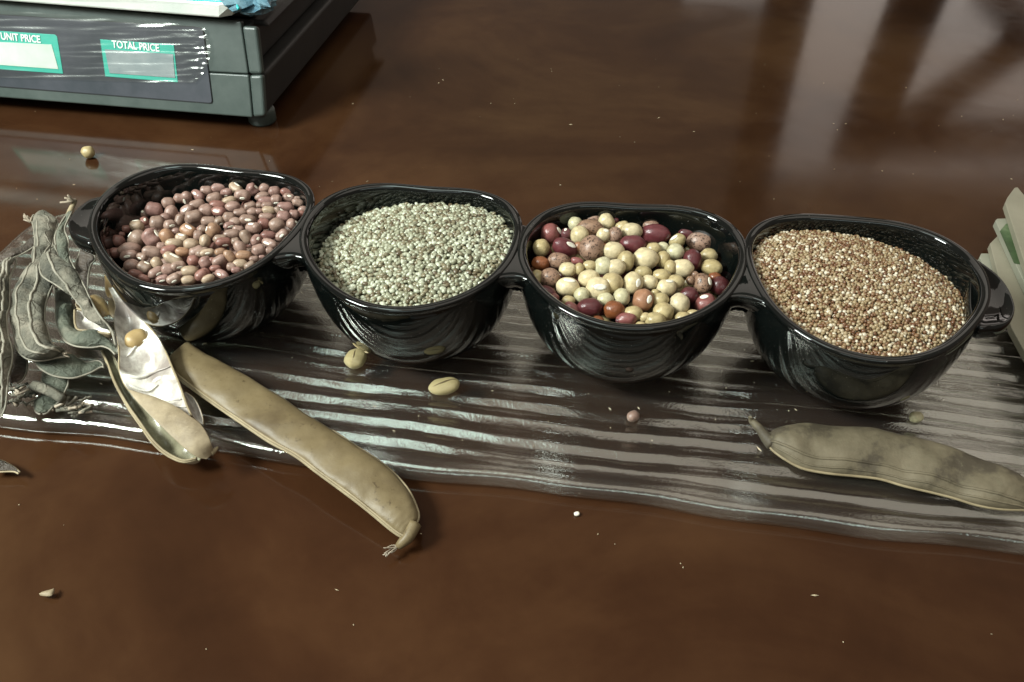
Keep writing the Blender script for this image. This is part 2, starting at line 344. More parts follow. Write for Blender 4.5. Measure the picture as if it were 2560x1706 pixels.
def make_tray():
    nx, ny = 560, 300
    xs = np.linspace(TL, TR, nx); ys = np.linspace(0, TD, ny)
    X, Y = np.meshgrid(xs, ys)                      # ny,nx
    # rounded plan: pull x ends in near the corners
    rc = 0.030
    dy = np.maximum(0, np.maximum(rc - Y, Y - (TD - rc))); inset = rc - np.sqrt(np.maximum(0, rc ** 2 - dy ** 2))
    fx = (X - TL) / (TR - TL); X2 = TL + inset + fx * (TR - TL - 2 * inset)
    Y2 = Y + 0.0012 * np.sin(X * 26) * (1 - Y / TD) + 0.0006 * np.sin(X * 83) * (1 - Y / TD)
    e = np.minimum(np.minimum(X2 - (TL + inset), TR - inset - X2), np.minimum(Y, TD - Y))
    rd = 0.0046; ee = np.clip(e / rd, 0, 1)
    roundz = (1 - np.sqrt(np.maximum(0, 1 - (1 - ee) ** 2))) * 0.0052
    ribm = np.clip((e - 0.005) / 0.008, 0, 1) ** 1.5
    Zt = THK - roundz + rib_height(X2, Y2) * ribm + 0.0004 * (1 - ribm) * ee
    top = [tray_pt(a, b, c) for a, b, c in zip(X2.ravel(), Y2.ravel(), Zt.ravel())]
    V = list(top); F = []
    for j in range(ny - 1):
        r0 = j * nx; r1 = r0 + nx
        F += [(r0 + i, r0 + i + 1, r1 + i + 1, r1 + i) for i in range(nx - 1)]
    ring = [i for i in range(nx)] + [j * nx + nx - 1 for j in range(1, ny)] + [(ny - 1) * nx + i for i in range(nx - 2, -1, -1)] + [j * nx for j in range(ny - 2, 0, -1)]
    b0 = len(V)
    for k in ring:
        q = np.array(V[k]); c = tray_pt(0, TD / 2, 0); d = (c - q) * np.array([1, 1, 0]); d /= np.linalg.norm(d)
        V.append(np.array([q[0] + d[0] * 0.0015, q[1] + d[1] * 0.0015, 0.0008]))
    n = len(ring)
    F += [(ring[i], b0 + i, b0 + (i + 1) % n, ring[(i + 1) % n]) for i in range(n)]
    F.append(tuple(b0 + i for i in range(n))[::-1])
    me = mesh('glass_tray', V, F, [MT_GLASS]); me.polygons[len(F) - 1].use_smooth = False
    return tag(obj('glass_tray', me), 'long clear glass tray with wavy ribs lying under the black dish', 'tray')
make_tray()

# ------------------------------------------------------------------ black four-bowl dish
H = 0.068; ZB = 0.0096
BOWLS = [((-0.17014, 0.36494), [0.05959, 0.00011, -0.0001, 0.00013, -0.0032, -6e-05, 0.00436, -0.00128, 0.00112, -0.0002, -0.00034]),
         ((-0.05447, 0.34961), [0.05834, 3e-05, -0.00018, 0.00092, -0.00102, 0.00043, 0.00376, -0.0014, 0.0005, -0.00048, -0.00052]),
         ((0.06118, 0.33676), [0.0574, -0.00017, -0.00024, 0.0027, 0.00153, 0.00086, 0.00349, -0.00135, 0.00078, -0.00051, -0.00015]),
         ((0.1758, 0.32275), [0.05999, -8e-05, 2e-05, 0.00038, 0.00195, 0.00257, 0.00299, -0.00095, 0.00038, -5e-05, -0.00033])]
BASES = [(-0.1690, 0.3645), (-0.0515, 0.3495), (0.0602, 0.3360), (0.1778, 0.3235)]
def Rb(i, th):
    c = BOWLS[i][1]; r = c[0] + 0 * th
    for k in range(1, 6): r = r + (c[2 * k - 1] * np.cos(k * th) + c[2 * k] * np.sin(k * th)) * (1, 1, 1, 0.82, 0.9)[k - 1]
    return r
def prof(t): return 0.47 + 0.53 * np.sqrt(np.maximum(0, 1 - (1 - np.clip(t, 0, 1)) ** 2.2))
def ctr(i, t):
    t = float(np.clip(t, 0, 1)); return np.array(BASES[i]) * (1 - t) + np.array(BOWLS[i][0]) * t
def inside_inner(i, p, pad=0.0):
    t = (p[2] - ZB) / (H - ZB); d = p[:2] - ctr(i, t); th = math.atan2(d[1], d[0])
    return math.hypot(*d) < float(Rb(i, th)) * float(prof(t)) - 0.0052 - pad

dish = tag(empty('serving_dish', (0.0, 0.34, ZB)), 'glossy black ceramic serving dish of four joined bowls in a row', 'dish')
DOFF = np.array([0.0, 0.34, ZB])
def make_bowl(i):
    ns = 112; th = np.linspace(0, 2 * np.pi, ns, endpoint=False)
    rings = []
    def ring(t, off, z, blend=1.0):
        r = Rb(i, th) * blend + (1 - blend) * BOWLS[i][1][0]
        r = r * prof(t) + off; c = ctr(i, t)
        rings.append(np.c_[c[0] + r * np.cos(th), c[1] + r * np.sin(th), np.full(ns, z)])
    zz = lambda t: ZB + t * (H - ZB)
    ring(0.0, -0.006, ZB + 0.0005, 0.2); ring(0.0, -0.0022, ZB - 0.0004, 0.25); ring(0.0, -0.0004, ZB + 0.0006, 0.3)
    for t in np.linspace(0.03, 0.93, 16): ring(t, 0, zz(t), 0.35 + 0.65 * t)
    ring(1, -0.0004, H - 0.0036); ring(1, 0.0004, H - 0.0022); ring(1, 0.0003, H - 0.0010); ring(1, -0.0006, H - 0.0002); ring(1, -0.0020, H)
    ring(1, -0.0036, H - 0.0004); ring(1, -0.0046, H - 0.0014); ring(1, -0.0050, H - 0.0032)
    for t in np.linspace(0.90, 0.10, 12): ring(t, -0.0052, zz(t), 0.35 + 0.65 * t)
    V = np.vstack(rings); nr = len(rings); F = []
    for a in range(nr - 1):
        for b in range(ns):
            F.append((a * ns + b, a * ns + (b + 1) % ns, (a + 1) * ns + (b + 1) % ns, (a + 1) * ns + b))
    V = list(V); V.append(np.array([*ctr(i, 0), ZB + 0.0005])); V.append(np.array([*ctr(i, 0), zz(0.09)]))
    for b in range(ns):
        F.append((len(V) - 2, (b + 1) % ns, b)); F.append((len(V) - 1, (nr - 1) * ns + b, (nr - 1) * ns + (b + 1) % ns))
    o = obj('bowl', mesh('bowl', [v - DOFF for v in V], F, [MT_CER]), dish); subsurf(o, 1)
for i in range(4): make_bowl(i)

def make_bridge(i):
    a, b = np.array(BOWLS[i][0]), np.array(BOWLS[i + 1][0]); ex = (b - a) / np.linalg.norm(b - a); ey = np.array([-ex[1], ex[0]]); mid = (a + b) / 2
    def bound(k, y, t):      # x of bowl k's outer wall at cross position y
        c = ctr(k, t); sgn = 1 if k == i else -1
        best = None
        for s in np.linspace(0, 0.075, 76):
            q = c + ex * sgn * s + ey * (y + (mid - c) @ ey); d = q - c; th = math.atan2(d[1], d[0])
            if math.hypot(*d) < float(Rb(k, th)) * float(prof(t)): best = s
        if best is None: best = 0.0
        return (c - mid) @ ex + sgn * (best - 0.0026)
    levels = [(H - 0.0008, 0.030, -0.034), (H - 0.0030, 0.0305, -0.0345), (H - 0.008, 0.028, -0.032), (H - 0.014, 0.021, -0.027), (H - 0.020, 0.012, -0.020), (H - 0.025, 0.0, -0.012)]
    NS, NY = 7, 9; rings = []
    for z, yb, yf in levels:
        t = (z - ZB) / (H - ZB); yl = np.linspace(yf, yb, NY); L = [bound(i, y, t) for y in yl]; Rr = [bound(i + 1, y, t) for y in yl]
        ring = []
        for s in np.linspace(0, 1, NS):                       # front, concave
            x = L[0] * (1 - s) + Rr[0] * s; ring.append((x, yf + 0.010 * 4 * s * (1 - s), z))
        for k in range(1, NY): ring.append((Rr[k], yl[k], z))
        for s in np.linspace(1, 0, NS)[1:]:
            x = L[-1] * (1 - s) + Rr[-1] * s; ring.append((x, yb - 0.009 * 4 * s * (1 - s), z))
        for k in range(NY - 2, 0, -1): ring.append((L[k], yl[k], z))
        rings.append(ring)
    n = len(rings[0]); V = []
    for r in rings:
        for x, y, z in r: V.append(np.array([*(mid + ex * x + ey * y), z]) - DOFF)
    F = []
    for k in range(len(rings) - 1):
        F += [(k * n + j, (k + 1) * n + j, (k + 1) * n + (j + 1) % n, k * n + (j + 1) % n) for j in range(n)]
    # caps as strips between left and right sides
    for base, flip in ((0, 1), ((len(rings) - 1) * n, 0)):
        cc = np.mean([V[base + j] for j in range(n)], axis=0) - np.array([0, 0, 0.0006 if flip else -0.0005]); V.append(cc)
        for j in range(n):
            f = (base + j, base + (j + 1) % n, len(V) - 1); F.append(f if flip else f[::-1])
    o = obj('bridge', mesh('bridge', V, F, [MT_CER]), dish); subsurf(o, 2)
for i in range(3): make_bridge(i)

def make_handle(outline, ztop, thick, dip):
    pts = np.array([P(u, v, ztop) for u, v in outline]); pts = catmull(np.vstack([pts, pts[:1]]), 49)[:-1]
    c = pts.mean(axis=0); V, F = [], []; n = len(pts)
    prof_ = [(0.52, -0.0022 - dip), (0.80, -0.0008 - dip * 0.4), (0.93, 0), (0.99, -0.0016), (1.0, -0.0035), (0.97, -thick * 0.7), (0.86, -thick), (0.5, -thick * 1.15)]
    for s, dz in prof_:
        for q in pts: V.append(np.array([c[0] + (q[0] - c[0]) * s, c[1] + (q[1] - c[1]) * s, ztop + dz]) - DOFF)
    for k in range(len(prof_) - 1): F += [(k * n + j, k * n + (j + 1) % n, (k + 1) * n + (j + 1) % n, (k + 1) * n + j) for j in range(n)]
    V.append(np.array([c[0], c[1], ztop - 0.0026 - dip]) - DOFF); V.append(np.array([c[0], c[1], ztop - thick * 1.2]) - DOFF)
    for j in range(n): F.append((len(V) - 2, (j + 1) % n, j)); F.append((len(V) - 1, (len(prof_) - 1) * n + j, (len(prof_) - 1) * n + (j + 1) % n))
    o = obj('handle', mesh('handle', V, F, [MT_CER]), dish); subsurf(o, 1)
make_handle(Z([(1400, 20), (1200, 62), (1060, 150), (960, 240), (885, 350), (878, 450), (905, 540), (985, 600), (1085, 640), (1185, 665), (1300, 560), (1400, 300)], 0, 480, 5.226), H - 0.006, 0.011, 0.0)
make_handle(Z([(200, 680), (300, 750), (400, 830), (480, 930), (535, 1050), (548, 1140), (515, 1225), (440, 1272), (340, 1285), (235, 1280), (150, 1150), (150, 880)], 2380, 440, 3.411), H - 0.006, 0.011, 0.0018)

# ------------------------------------------------------------------ heaps
HEAP = [(-0.0105, 0.13, 0.03, 0.0065), (-0.0130, 0.095, 0.03, 0.0085), (-0.0105, -0.07, 0.06, 0.006), (-0.0105, -0.085, 0.02, 0.0085)]
def heap_z(i, x, y):
    c = BOWLS[i][0]; a, bx, by, dm = HEAP[i]; dx, dy = x - c[0], y - c[1]
    rho = min(1.3, math.hypot(dx, dy) / 0.052)
    return H + a + bx * dx + by * dy + dm * (1 - rho ** 2)
def heap_hit(i, u, v, low=0.0):
    d = RAY(u, v); z = H - 0.006
    for _ in range(14):
        t = (z - low - CZ) / d[2]; p = CP + d * t; z = 0.5 * z + 0.5 * heap_z(i, p[0], p[1])
    t = (z - low - CZ) / d[2]
    return CP + d * t, t
def rim_visible(i, p):
    """is a point in bowl i seen over the near rim"""
    d = p - CP; t = (H - CZ) / d[2]; q = CP + d * t; e = q[:2] - np.array(BOWLS[i][0]); th = math.atan2(e[1], e[0])
    return math.hypot(*e) < float(Rb(i, th)) - 0.004
BNAME = ['the leftmost bowl', 'the second bowl', 'the third bowl', 'the rightmost bowl']
def zone(i, p):
    d = np.array(p[:2]) - np.array(BOWLS[i][0]); r = math.hypot(*d)
    if r < 0.013: return 'at the crown of the heap'
    a = math.degrees(math.atan2(d[1], d[0])) % 360
    k = int(((a + 22.5) % 360) // 45)
    side = ['right', 'back right', 'back', 'back left', 'left', 'front left', 'front', 'front right'][k]
    if r < 0.028: return 'midway out on the %s of the heap' % side
    return 'by the %s rim' % side

HOURS = 'three two one twelve eleven ten nine eight seven six five four'.split()
def clock(i, p):
    d = np.array(p[:2]) - np.array(BOWLS[i][0]); rr = math.hypot(*d)
    return "%s at %s o'clock" % ('against the rim' if rr > 0.044 else ('near the rim' if rr > 0.033 else ('midway' if rr > 0.02 else 'near the middle')), HOURS[int(((math.degrees(math.atan2(d[1], d[0])) + 15) % 360) // 30)])
def kidney_mesh(name, mat, kid, fat, seed, seg=20, rings=12):
    r = random.Random(seed); V, F = [], []
    ofs = Vector((r.uniform(0, 9), r.uniform(0, 9), r.uniform(0, 9)))
    for a in range(rings + 1):
        ph = math.pi * a / rings
        for b in range(seg):
            t = 2 * math.pi * b / seg
            x, y, z = math.cos(ph), math.sin(ph) * math.cos(t), math.sin(ph) * math.sin(t)
            sq = 1.0 + fat * (x * x) * (1 - x * x)
            y *= sq; z *= sq
            z -= kid * (math.exp(-(x / 0.42) ** 2) * max(0, z)) ; z += -kid * 0.5 * x * x * 0.6
            k = 1 + 0.10 * noise.noise(Vector((x, y, z)) * 1.3 + ofs)
            V.append((x * k, y * k, z * k))
    for a in range(rings):
        for b in range(seg):
            F.append((a * seg + b, a * seg + (b + 1) % seg, (a + 1) * seg + (b + 1) % seg, (a + 1) * seg + b))
    return mesh(name, V, F, [mat])
def hilum_mesh(seed, l=0.42, wd=0.21):
    V, F = [], []; n = 10
    for k, (s, h) in enumerate(((1.0, -0.03), (0.85, 0.045), (0.45, 0.055))):
        for j in range(n):
            a = 2 * math.pi * j / n; V.append((l * s * math.cos(a), wd * s * math.sin(a), h))
    for k in range(2): F += [(k * n + j, k * n + (j + 1) % n, (k + 1) * n + (j + 1) % n, (k + 1) * n + j) for j in range(n)]
    F.append(tuple(2 * n + j for j in range(n)))
    return mesh('seed_scar', V, F, [MT_HIL])
HIL = [hilum_mesh(1), hilum_mesh(2, 0.32, 0.21)]

def place_beans(i, spec, libs, shrink, group, cat):
    """spec: list of (u, v, a_px, b_px, angle, kind, hilum or None), source pixels"""
    items = []
    for (u, v, a, b, ang, kind, hil) in spec:
        p, t = heap_hit(i, u, v, 0.0035)
        items.append(dict(u=u, v=v, d=RAY(u, v), t=t, a=a * t / FPX * 1.07, b=b * t / FPX * 1.07, ang=ang, kind=kind, hil=hil, t0=t))
    for it in range(60):
        for x in range(len(items)):
            for y in range(x + 1, len(items)):
                A, B = items[x], items[y]
                pa, pb = CP + A['d'] * A['t'], CP + B['d'] * B['t']; dv = pb - pa; dist = np.linalg.norm(dv)
                need = (A['a'] + A['b'] + B['a'] + B['b']) / 2 * shrink
                if dist < need:
                    mv = (need - dist) * 0.25; s = 1 if B['t'] > A['t'] or (B['t'] == A['t'] and x < y) else -1
                    A['t'] -= s * mv; B['t'] += s * mv
        for A in items: A['t'] = min(max(A['t'], A['t0'] - 0.006), A['t0'] + 0.006)
    used, out = {}, []
    for n, A in enumerate(items):
        p = CP + A['d'] * A['t']; tocam = -A['d'] / np.linalg.norm(A['d'])
        ang = math.radians(A['ang']); ax = CR * math.cos(ang) + CU * math.sin(ang)
        a, b = A['a'], A['b']
        if A['hil']:
            hx, hy = A['hil']; s = math.hypot(hx, hy) or 1e-6; q = min(0.93, s)
            zx = (CR * hx + CU * -hy) / s * q + tocam * math.sqrt(1 - q * q)
        else:
            r = random.uniform(-0.6, 0.6); zx = -tocam * math.cos(r) + np.cross(ax, tocam) * math.sin(r)
        zx /= np.linalg.norm(zx); ax = ax - zx * (ax @ zx)
        if np.linalg.norm(ax) < 0.2: ax = np.cross(zx, CU)
        ax /= np.linalg.norm(ax); yx = np.cross(zx, ax)
        lib = libs[A['kind']]; me = lib[n % len(lib)]
        bw = b * random.uniform(0.97, 1.03)
        o = obj('bean', me); 
        mw = Matrix.Identity(4)
        for r_ in range(3): mw[r_][0], mw[r_][1], mw[r_][2], mw[r_][3] = ax[r_] * a, yx[r_] * bw, zx[r_] * bw, p[r_]
        o.matrix_world = mw
        if A['hil']:
            h = obj('seed_scar', HIL[n % 2], o); top = max(v.co.z for v in me.vertices if abs(v.co.x) < 0.25 and abs(v.co.y) < 0.3)
            h.location = (random.uniform(-0.10, 0.10), 0, top + 0.035); h.scale = (1.25, 1.3, 1)
        out.append((o, p, A))
    return out

KP = {'n': [kidney_mesh('bean', MT_PINK, k, f, s) for s, (k, f) in enumerate(((0.30, 0.3), (0.14, 0.7), (0.36, 0.2), (0.10, 0.5), (0.22, 0.8)))],
      'r': [kidney_mesh('bean', MT_PINK_R, 0.16, 0.4, 11), kidney_mesh('bean', MT_PINK_R, 0.1, 0.2, 12)],
      'p': [kidney_mesh('bean', MT_PINK_P, 0.12, 0.5, 13), kidney_mesh('bean', MT_PINK_P, 0.22, 0.3, 14)],
      'o': [kidney_mesh('bean', MT_PINK_B, 0.14, 0.5, 15), kidney_mesh('bean', MT_PINK_B, 0.2, 0.3, 16)]}
A5 = [(1065,345,100,85,20,'n',(-10,-70)),(860,545,105,92,-10,'n'),(725,590,75,58,-35,'n',(-30,-25)),(520,680,110,65,25,'n'),(640,760,85,80,0,'p',(-20,-75)),(735,700,60,55,90,'r',(10,-30)),(905,720,92,85,0,'n'),(1085,585,95,78,80,'n'),(1050,460,80,70,0,'n'),(1195,400,70,60,0,'n'),(1290,400,90,65,75,'n',(-45,40)),(1250,300,75,50,0,'n'),(1290,555,90,65,30,'n',(-40,-5)),(1420,470,100,50,15,'n'),(1385,640,110,80,10,'n'),(1430,355,100,60,-30,'n',(-60,-20)),(1195,680,80,55,70,'n'),(1010,650,70,60,0,'n'),(1070,750,75,65,0,'n',(45,10)),(500,800,60,50,0,'r'),(420,870,60,35,0,'r'),(395,960,85,80,0,'r'),(355,1110,70,65,0,'r'),(640,940,150,105,-15,'n',(-140,-60)),(840,910,120,105,-40,'n',(85,-60)),(1030,895,98,88,-50,'o'),(1310,820,105,80,-35,'o',(0,-50)),(1150,830,55,45,0,'n'),(1225,915,80,60,-10,'p',(-10,-40)),(1130,985,105,60,5,'p'),(1350,1000,95,75,0,'p'),(960,1030,60,55,0,'n'),(540,1050,135,65,10,'n'),(534,1150,120,65,12,'n',(-55,10)),(710,1165,80,50,0,'n',(-55,15)),(845,1100,120,75,-20,'n'),(1060,1075,100,60,20,'r'),(1238,1100,90,60,0,'o'),(1109,1190,125,70,-10,'p',(30,-50)),(1420,1090,95,60,15,'n'),(575,1280,95,85,0,'n'),(745,1300,95,75,-10,'n',(30,-70)),(900,1245,80,65,-60,'p'),(890,1370,105,65,12,'n',(60,25)),(1180,1285,95,60,-5,'n',(40,25)),(1050,1330,80,75,0,'n'),(1330,1345,105,60,5,'p'),(1375,1215,75,75,0,'r'),(630,1375,90,40,-15,'r'),(740,1435,80,35,-10,'r'),(975,1455,80,55,10,'n',(-5,30)),(1120,1455,90,65,25,'n',(10,35)),(1310,1465,85,55,5,'p'),(1200,1390,60,40,0,'n'),(1480,1400,85,65,40,'r'),(1500,1110,90,60,15,'n',(45,15)),(1440,890,60,70,0,'n'),(1490,800,60,50,0,'n')]
A6 = [(75,205,60,45,0,'n'),(220,195,70,45,10,'n',(-62,-5)),(250,260,95,65,10,'n'),(85,300,80,60,-10,'n'),(345,330,80,60,60,'n',(-10,70)),(185,395,95,70,10,'n'),(380,420,85,40,15,'p'),(410,190,75,65,0,'n'),(470,270,100,65,-60,'p',(25,-55)),(555,365,100,80,0,'n',(-15,55)),(600,215,75,50,-5,'p'),(690,280,80,70,0,'n',(60,-35)),(705,150,95,60,-15,'n'),(880,180,80,45,10,'n'),(845,265,70,60,10,'n'),(975,310,75,70,0,'n'),(1130,320,75,50,-20,'r'),(1165,390,75,55,0,'n',(10,-25)),(995,420,70,65,0,'n',(-5,50)),(815,365,90,45,15,'n'),(860,430,90,55,0,'n'),(1280,455,75,50,-20,'n'),(1275,400,40,30,0,'n'),(1115,510,105,60,-5,'n'),(1345,545,60,45,0,'n'),(1325,600,50,40,0,'r'),(1230,610,65,60,0,'n'),(1215,740,80,70,20,'n',(62,-40)),(1090,640,85,75,0,'n'),(1050,565,80,45,-10,'n',(35,-25)),(900,555,85,50,-10,'p'),(880,490,75,45,0,'n'),(775,490,40,40,0,'n'),(655,500,80,50,10,'n'),(430,510,90,70,10,'n'),(230,490,105,60,0,'r'),(245,570,95,60,-10,'r',(-45,0)),(85,560,90,85,0,'n'),(525,590,90,55,0,'n'),(690,575,70,50,0,'n'),(770,570,50,40,0,'n'),(380,655,80,70,0,'n'),(255,700,62,60,0,'n',(30,55)),(115,700,95,60,5,'n'),(465,710,75,60,0,'n'),(620,680,105,65,-5,'n',(4,2)),(700,780,120,70,-30,'n',(-60,-45)),(870,640,90,50,5,'n'),(835,730,75,70,0,'r'),(1005,745,95,88,0,'n'),(390,755,80,50,0,'n',(40,15)),(500,805,70,45,0,'n'),(415,865,100,60,0,'n'),(165,820,105,85,10,'o',(-90,-20)),(30,805,55,55,0,'n'),(65,955,80,70,90,'p'),(270,925,90,45,10,'n'),(310,970,100,60,-30,'r',(20,50)),(600,905,95,65,-65,'n'),(740,940,85,60,45,'n',(45,-20)),(895,875,95,50,-5,'r'),(1070,880,90,60,40,'n',(-5,10)),(905,985,115,60,-12,'n',(-75,0)),(465,960,55,45,0,'n'),(525,1040,90,70,-60,'n'),(575,1140,100,55,0,'o'),(770,1075,90,72,20,'n'),(95,1110,95,50,5,'p',(10,10)),(265,1100,70,50,10,'o'),(390,1160,95,65,-50,'o'),(250,1210,95,60,25,'n'),(70,1235,75,75,-60,'n'),(165,1210,50,40,0,'r'),(200,1310,70,40,0,'r'),(525,1255,90,55,0,'p'),(706,1190,60,40,0,'n'),(650,1265,75,35,30,'n'),(415,1295,60,55,0,'n'),(470,1335,60,40,0,'n'),(280,1390,110,55,-10,'n',(-75,5)),(55,1390,80,75,45,'r'),(105,1440,80,40,25,'p'),(910,1080,50,45,0,'n'),(810,1165,40,25,0,'n')]
def conv(lst, x0, y0, k):
    out = []
    for q in lst:
        mn = 0.80 if q[5] in 'CGOBR' and q[5].isupper() else 0.62
        if q[3] < mn * q[2] and len(q) < 7: q = (q[0], q[1] + (mn * q[2] - q[3]) * 0.8, q[2], mn * q[2]) + tuple(q[4:])
        hil = q[6] if len(q) > 6 else None
        if hil: hil = (hil[0] / q[2], hil[1] / q[3])
        out.append((x0 + q[0] / k, y0 + q[1] / k, q[2] / k, q[3] / k, q[4], q[5], hil))
    return out
spec1 = conv(A5, 220, 420, 5.227) + conv(A6, 500, 420, 5.227)
beans1 = place_beans(0, spec1, KP, 0.42, '', 'bean')
KW = {'n': 'dusky pink', 'r': 'red brown', 'p': 'pale tan', 'o': 'orange tan'}

Q = lambda lst, dx, dy: [(q[0] + dx, q[1] + dy) + tuple(q[2:]) for q in lst]
Q1 = [(1010,700,190,180,0,'P',(160,-60)),(1290,700,100,95,90,'D',(-10,-75)),(1455,515,125,120,0,'G'),(1785,390,175,95,0,'S'),(2035,475,155,135,-60,'C'),(1720,585,240,140,0,'S'),(1540,720,160,160,0,'C'),(1975,720,125,120,0,'C',(40,-75)),(2190,720,140,125,90,'S'),(2200,460,60,60,0,'M'),(830,960,150,150,0,'O'),(1270,955,245,165,-10,'M',(130,-60)),(1510,930,85,80,90,'B'),(1765,970,230,210,80,'S'),(2155,1015,195,160,0,'C'),(820,1245,160,130,0,'R'),(1160,1195,200,145,-10,'S'),(1490,1200,115,70,-15,'P'),(1320,1355,155,130,0,'C'),(1530,1350,110,90,90,'O'),(1720,1290,125,100,0,'O'),(1980,1290,160,155,0,'G'),(2200,1320,175,145,0,'C')]
Q2 = [(165,370,130,110,0,'B',(-80,65)),(455,415,155,150,0,'C'),(800,355,175,150,-10,'C'),(1095,500,180,160,60,'B'),(110,560,130,90,20,'O'),(290,640,185,130,0,'C'),(640,540,140,80,0,'S'),(730,700,260,175,0,'M'),(305,890,230,160,-5,'M'),(1310,680,165,85,0,'M'),(1535,845,225,165,-5,'S'),(1125,830,155,120,0,'O',(-100,-60)),(1085,1035,155,145,0,'G'),(865,940,100,90,0,'G'),(690,960,135,90,0,'O'),(540,1155,225,195,-5,'C'),(865,1170,150,130,90,'O'),(1400,1180,190,165,90,'M'),(1700,1100,150,130,0,'O'),(1760,1305,185,130,-5,'O'),(1215,1320,200,145,-5,'C'),(1000,1320,130,110,90,'O'),(180,1200,180,155,90,'O'),(500,1385,150,90,0,'O'),(830,1440,160,80,0,'O')]
Q3 = [(1000,330,180,170,0,'S'),(760,320,130,120,90,'O'),(1320,500,210,165,0,'C',(40,-115)),(1710,345,190,155,15,'C'),(1875,530,215,205,0,'C',(40,-30)),(2130,440,190,190,0,'O'),(1575,650,140,135,90,'G'),(2010,730,145,120,0,'G'),(2310,690,155,150,90,'G'),(970,580,160,80,-30,'M'),(1080,690,85,70,-30,'P'),(1330,745,115,85,0,'O'),(1400,880,150,80,-35,'P'),(1720,880,225,165,0,'M'),(2165,920,185,165,0,'R'),(1880,1090,110,50,-10,'R'),(2280,1120,80,50,0,'D')]
Q4 = [(310,430,195,180,90,'C',(100,15)),(610,410,150,130,-10,'C'),(925,510,180,150,20,'C',(50,-115)),(1090,410,150,130,0,'O'),(1450,270,70,60,0,'S'),(1370,380,80,80,0,'S'),(1590,440,185,165,90,'S',(130,-40)),(1820,300,120,60,0,'R'),(1900,480,170,165,90,'M'),(1340,650,160,150,0,'M'),(1650,810,190,180,0,'P',(-20,-140)),(1165,810,190,175,90,'C'),(810,740,150,130,0,'O'),(870,960,180,175,-20,'O'),(500,740,205,185,60,'B',(120,-20)),(310,990,165,140,0,'O'),(190,1090,180,120,0,'P'),(720,1110,185,140,0,'O'),(530,1060,110,90,0,'O'),(450,1190,95,50,0,'O'),(960,1180,70,40,0,'R'),(1230,1090,155,130,0,'O'),(1410,1010,120,95,0,'O'),(720,600,70,60,0,'O')]
spec3 = conv(Q1, 1240, 490, 7.353) + conv(Q2, 1540, 490, 7.353) + conv(Q3, 1240, 650, 7.353) + conv(Q4, 1540, 650, 7.353)
KB = {k: [kidney_mesh('bean', BM[k], kd, ft, 30 + j, 22, 14) for j, (kd, ft) in enumerate(((0.06, 0.15), (0.1, 0.25), (0.03, 0.05)))] for k in BM}
beans3 = place_beans(2, spec3, KB, 0.46, '', 'bean')
BW = {'C': 'cream', 'G': 'pale greenish', 'O': 'olive cream', 'M': 'dark maroon', 'P': 'rosy maroon', 'D': 'dark mauve', 'B': 'tan brown', 'R': 'chestnut brown', 'S': 'black speckled brown'}

def size_word(A, lo, hi):
    return 'small ' if A['a'] < lo else ('large ' if A['a'] > hi else '')
def label_beans(lst, i, KW_, lo, hi, what, group):
    labs = []
    for o, p, A in lst:
        l = '%s%s bean%s, %s in %s' % (size_word(A, lo, hi), KW_[A['kind']], ' with white eye showing' if A['hil'] else '', zone(i, p), BNAME[i])
        labs.append(l)
    for k, l in enumerate(labs):
        same = [j for j in range(len(labs)) if labs[j] == l]
        if len(same) > 1:       # tell them apart by the unlike bean each touches
            for j in same:
                pj = lst[j][1]; best = min((q for q in range(len(lst)) if lst[q][2]['kind'] != lst[j][2]['kind']), key=lambda q: np.linalg.norm(lst[q][1] - pj))
                dv = lst[best][1] - pj; u0, v0 = project(pj); u1, v1 = project(lst[best][1])
                rel = ('left of' if u1 > u0 else 'right of') if abs(u1 - u0) > abs(v1 - v0) else ('in front of' if v1 < v0 else 'behind')
                zz = clock(i, pj)
                labs[j] = '%s%s bean%s, %s a %s one, %s, %s' % (size_word(lst[j][2], lo, hi), KW_[lst[j][2]['kind']], ', white eye' if lst[j][2]['hil'] else '', rel, KW_[lst[best][2]['kind']], zz, BNAME[i].replace('the ', '').replace(' from left', ''))
    for (o, p, A), l in zip(lst, labs): tag(o, ' '.join(l.split()[:16]), 'bean', group)
label_beans(beans1, 0, KW, 0.0066, 0.0093, 'bean', 'small pink kidney beans heaped in the leftmost bowl')
label_beans(beans3, 2, BW, 0.0036, 0.0052, 'bean', 'mixed round beans heaped in the third bowl')

# buried beans that close the gaps under the top layer
def buried(i, n, lib, r0, group, label):
    k = 0; pts = []
    for _ in range(6000):
        if k >= n: break
        c = BOWLS[i][0]; a = random.uniform(0, 2 * math.pi); r = math.sqrt(random.random()) * 0.056
        x, y = c[0] + r * math.cos(a), c[1] + r * math.sin(a); p = np.array([x, y, heap_z(i, x, y) - 0.0125])
        if not inside_inner(i, p, 0.0035) or any(np.linalg.norm(p - q) < r0 * 1.7 for q in pts): continue
        pts.append(p); me = random.choice(lib); o = obj('bean', me); o.location = p
        o.rotation_euler = [random.uniform(0, 6.28) for _ in range(3)]; o.scale = (r0 * 1.2, r0, r0)
        tag(o, label % clock(i, p), 'bean', group); k += 1
buried(0, 80, KP['n'] + KP['r'], 0.0044, 'beans half buried in the leftmost bowl', 'pink bean half hidden %s, leftmost bowl')
buried(2, 70, KB['O'] + KB['M'] + KB['B'], 0.0043, 'beans half buried in the third bowl', 'bean half hidden %s, third bowl')

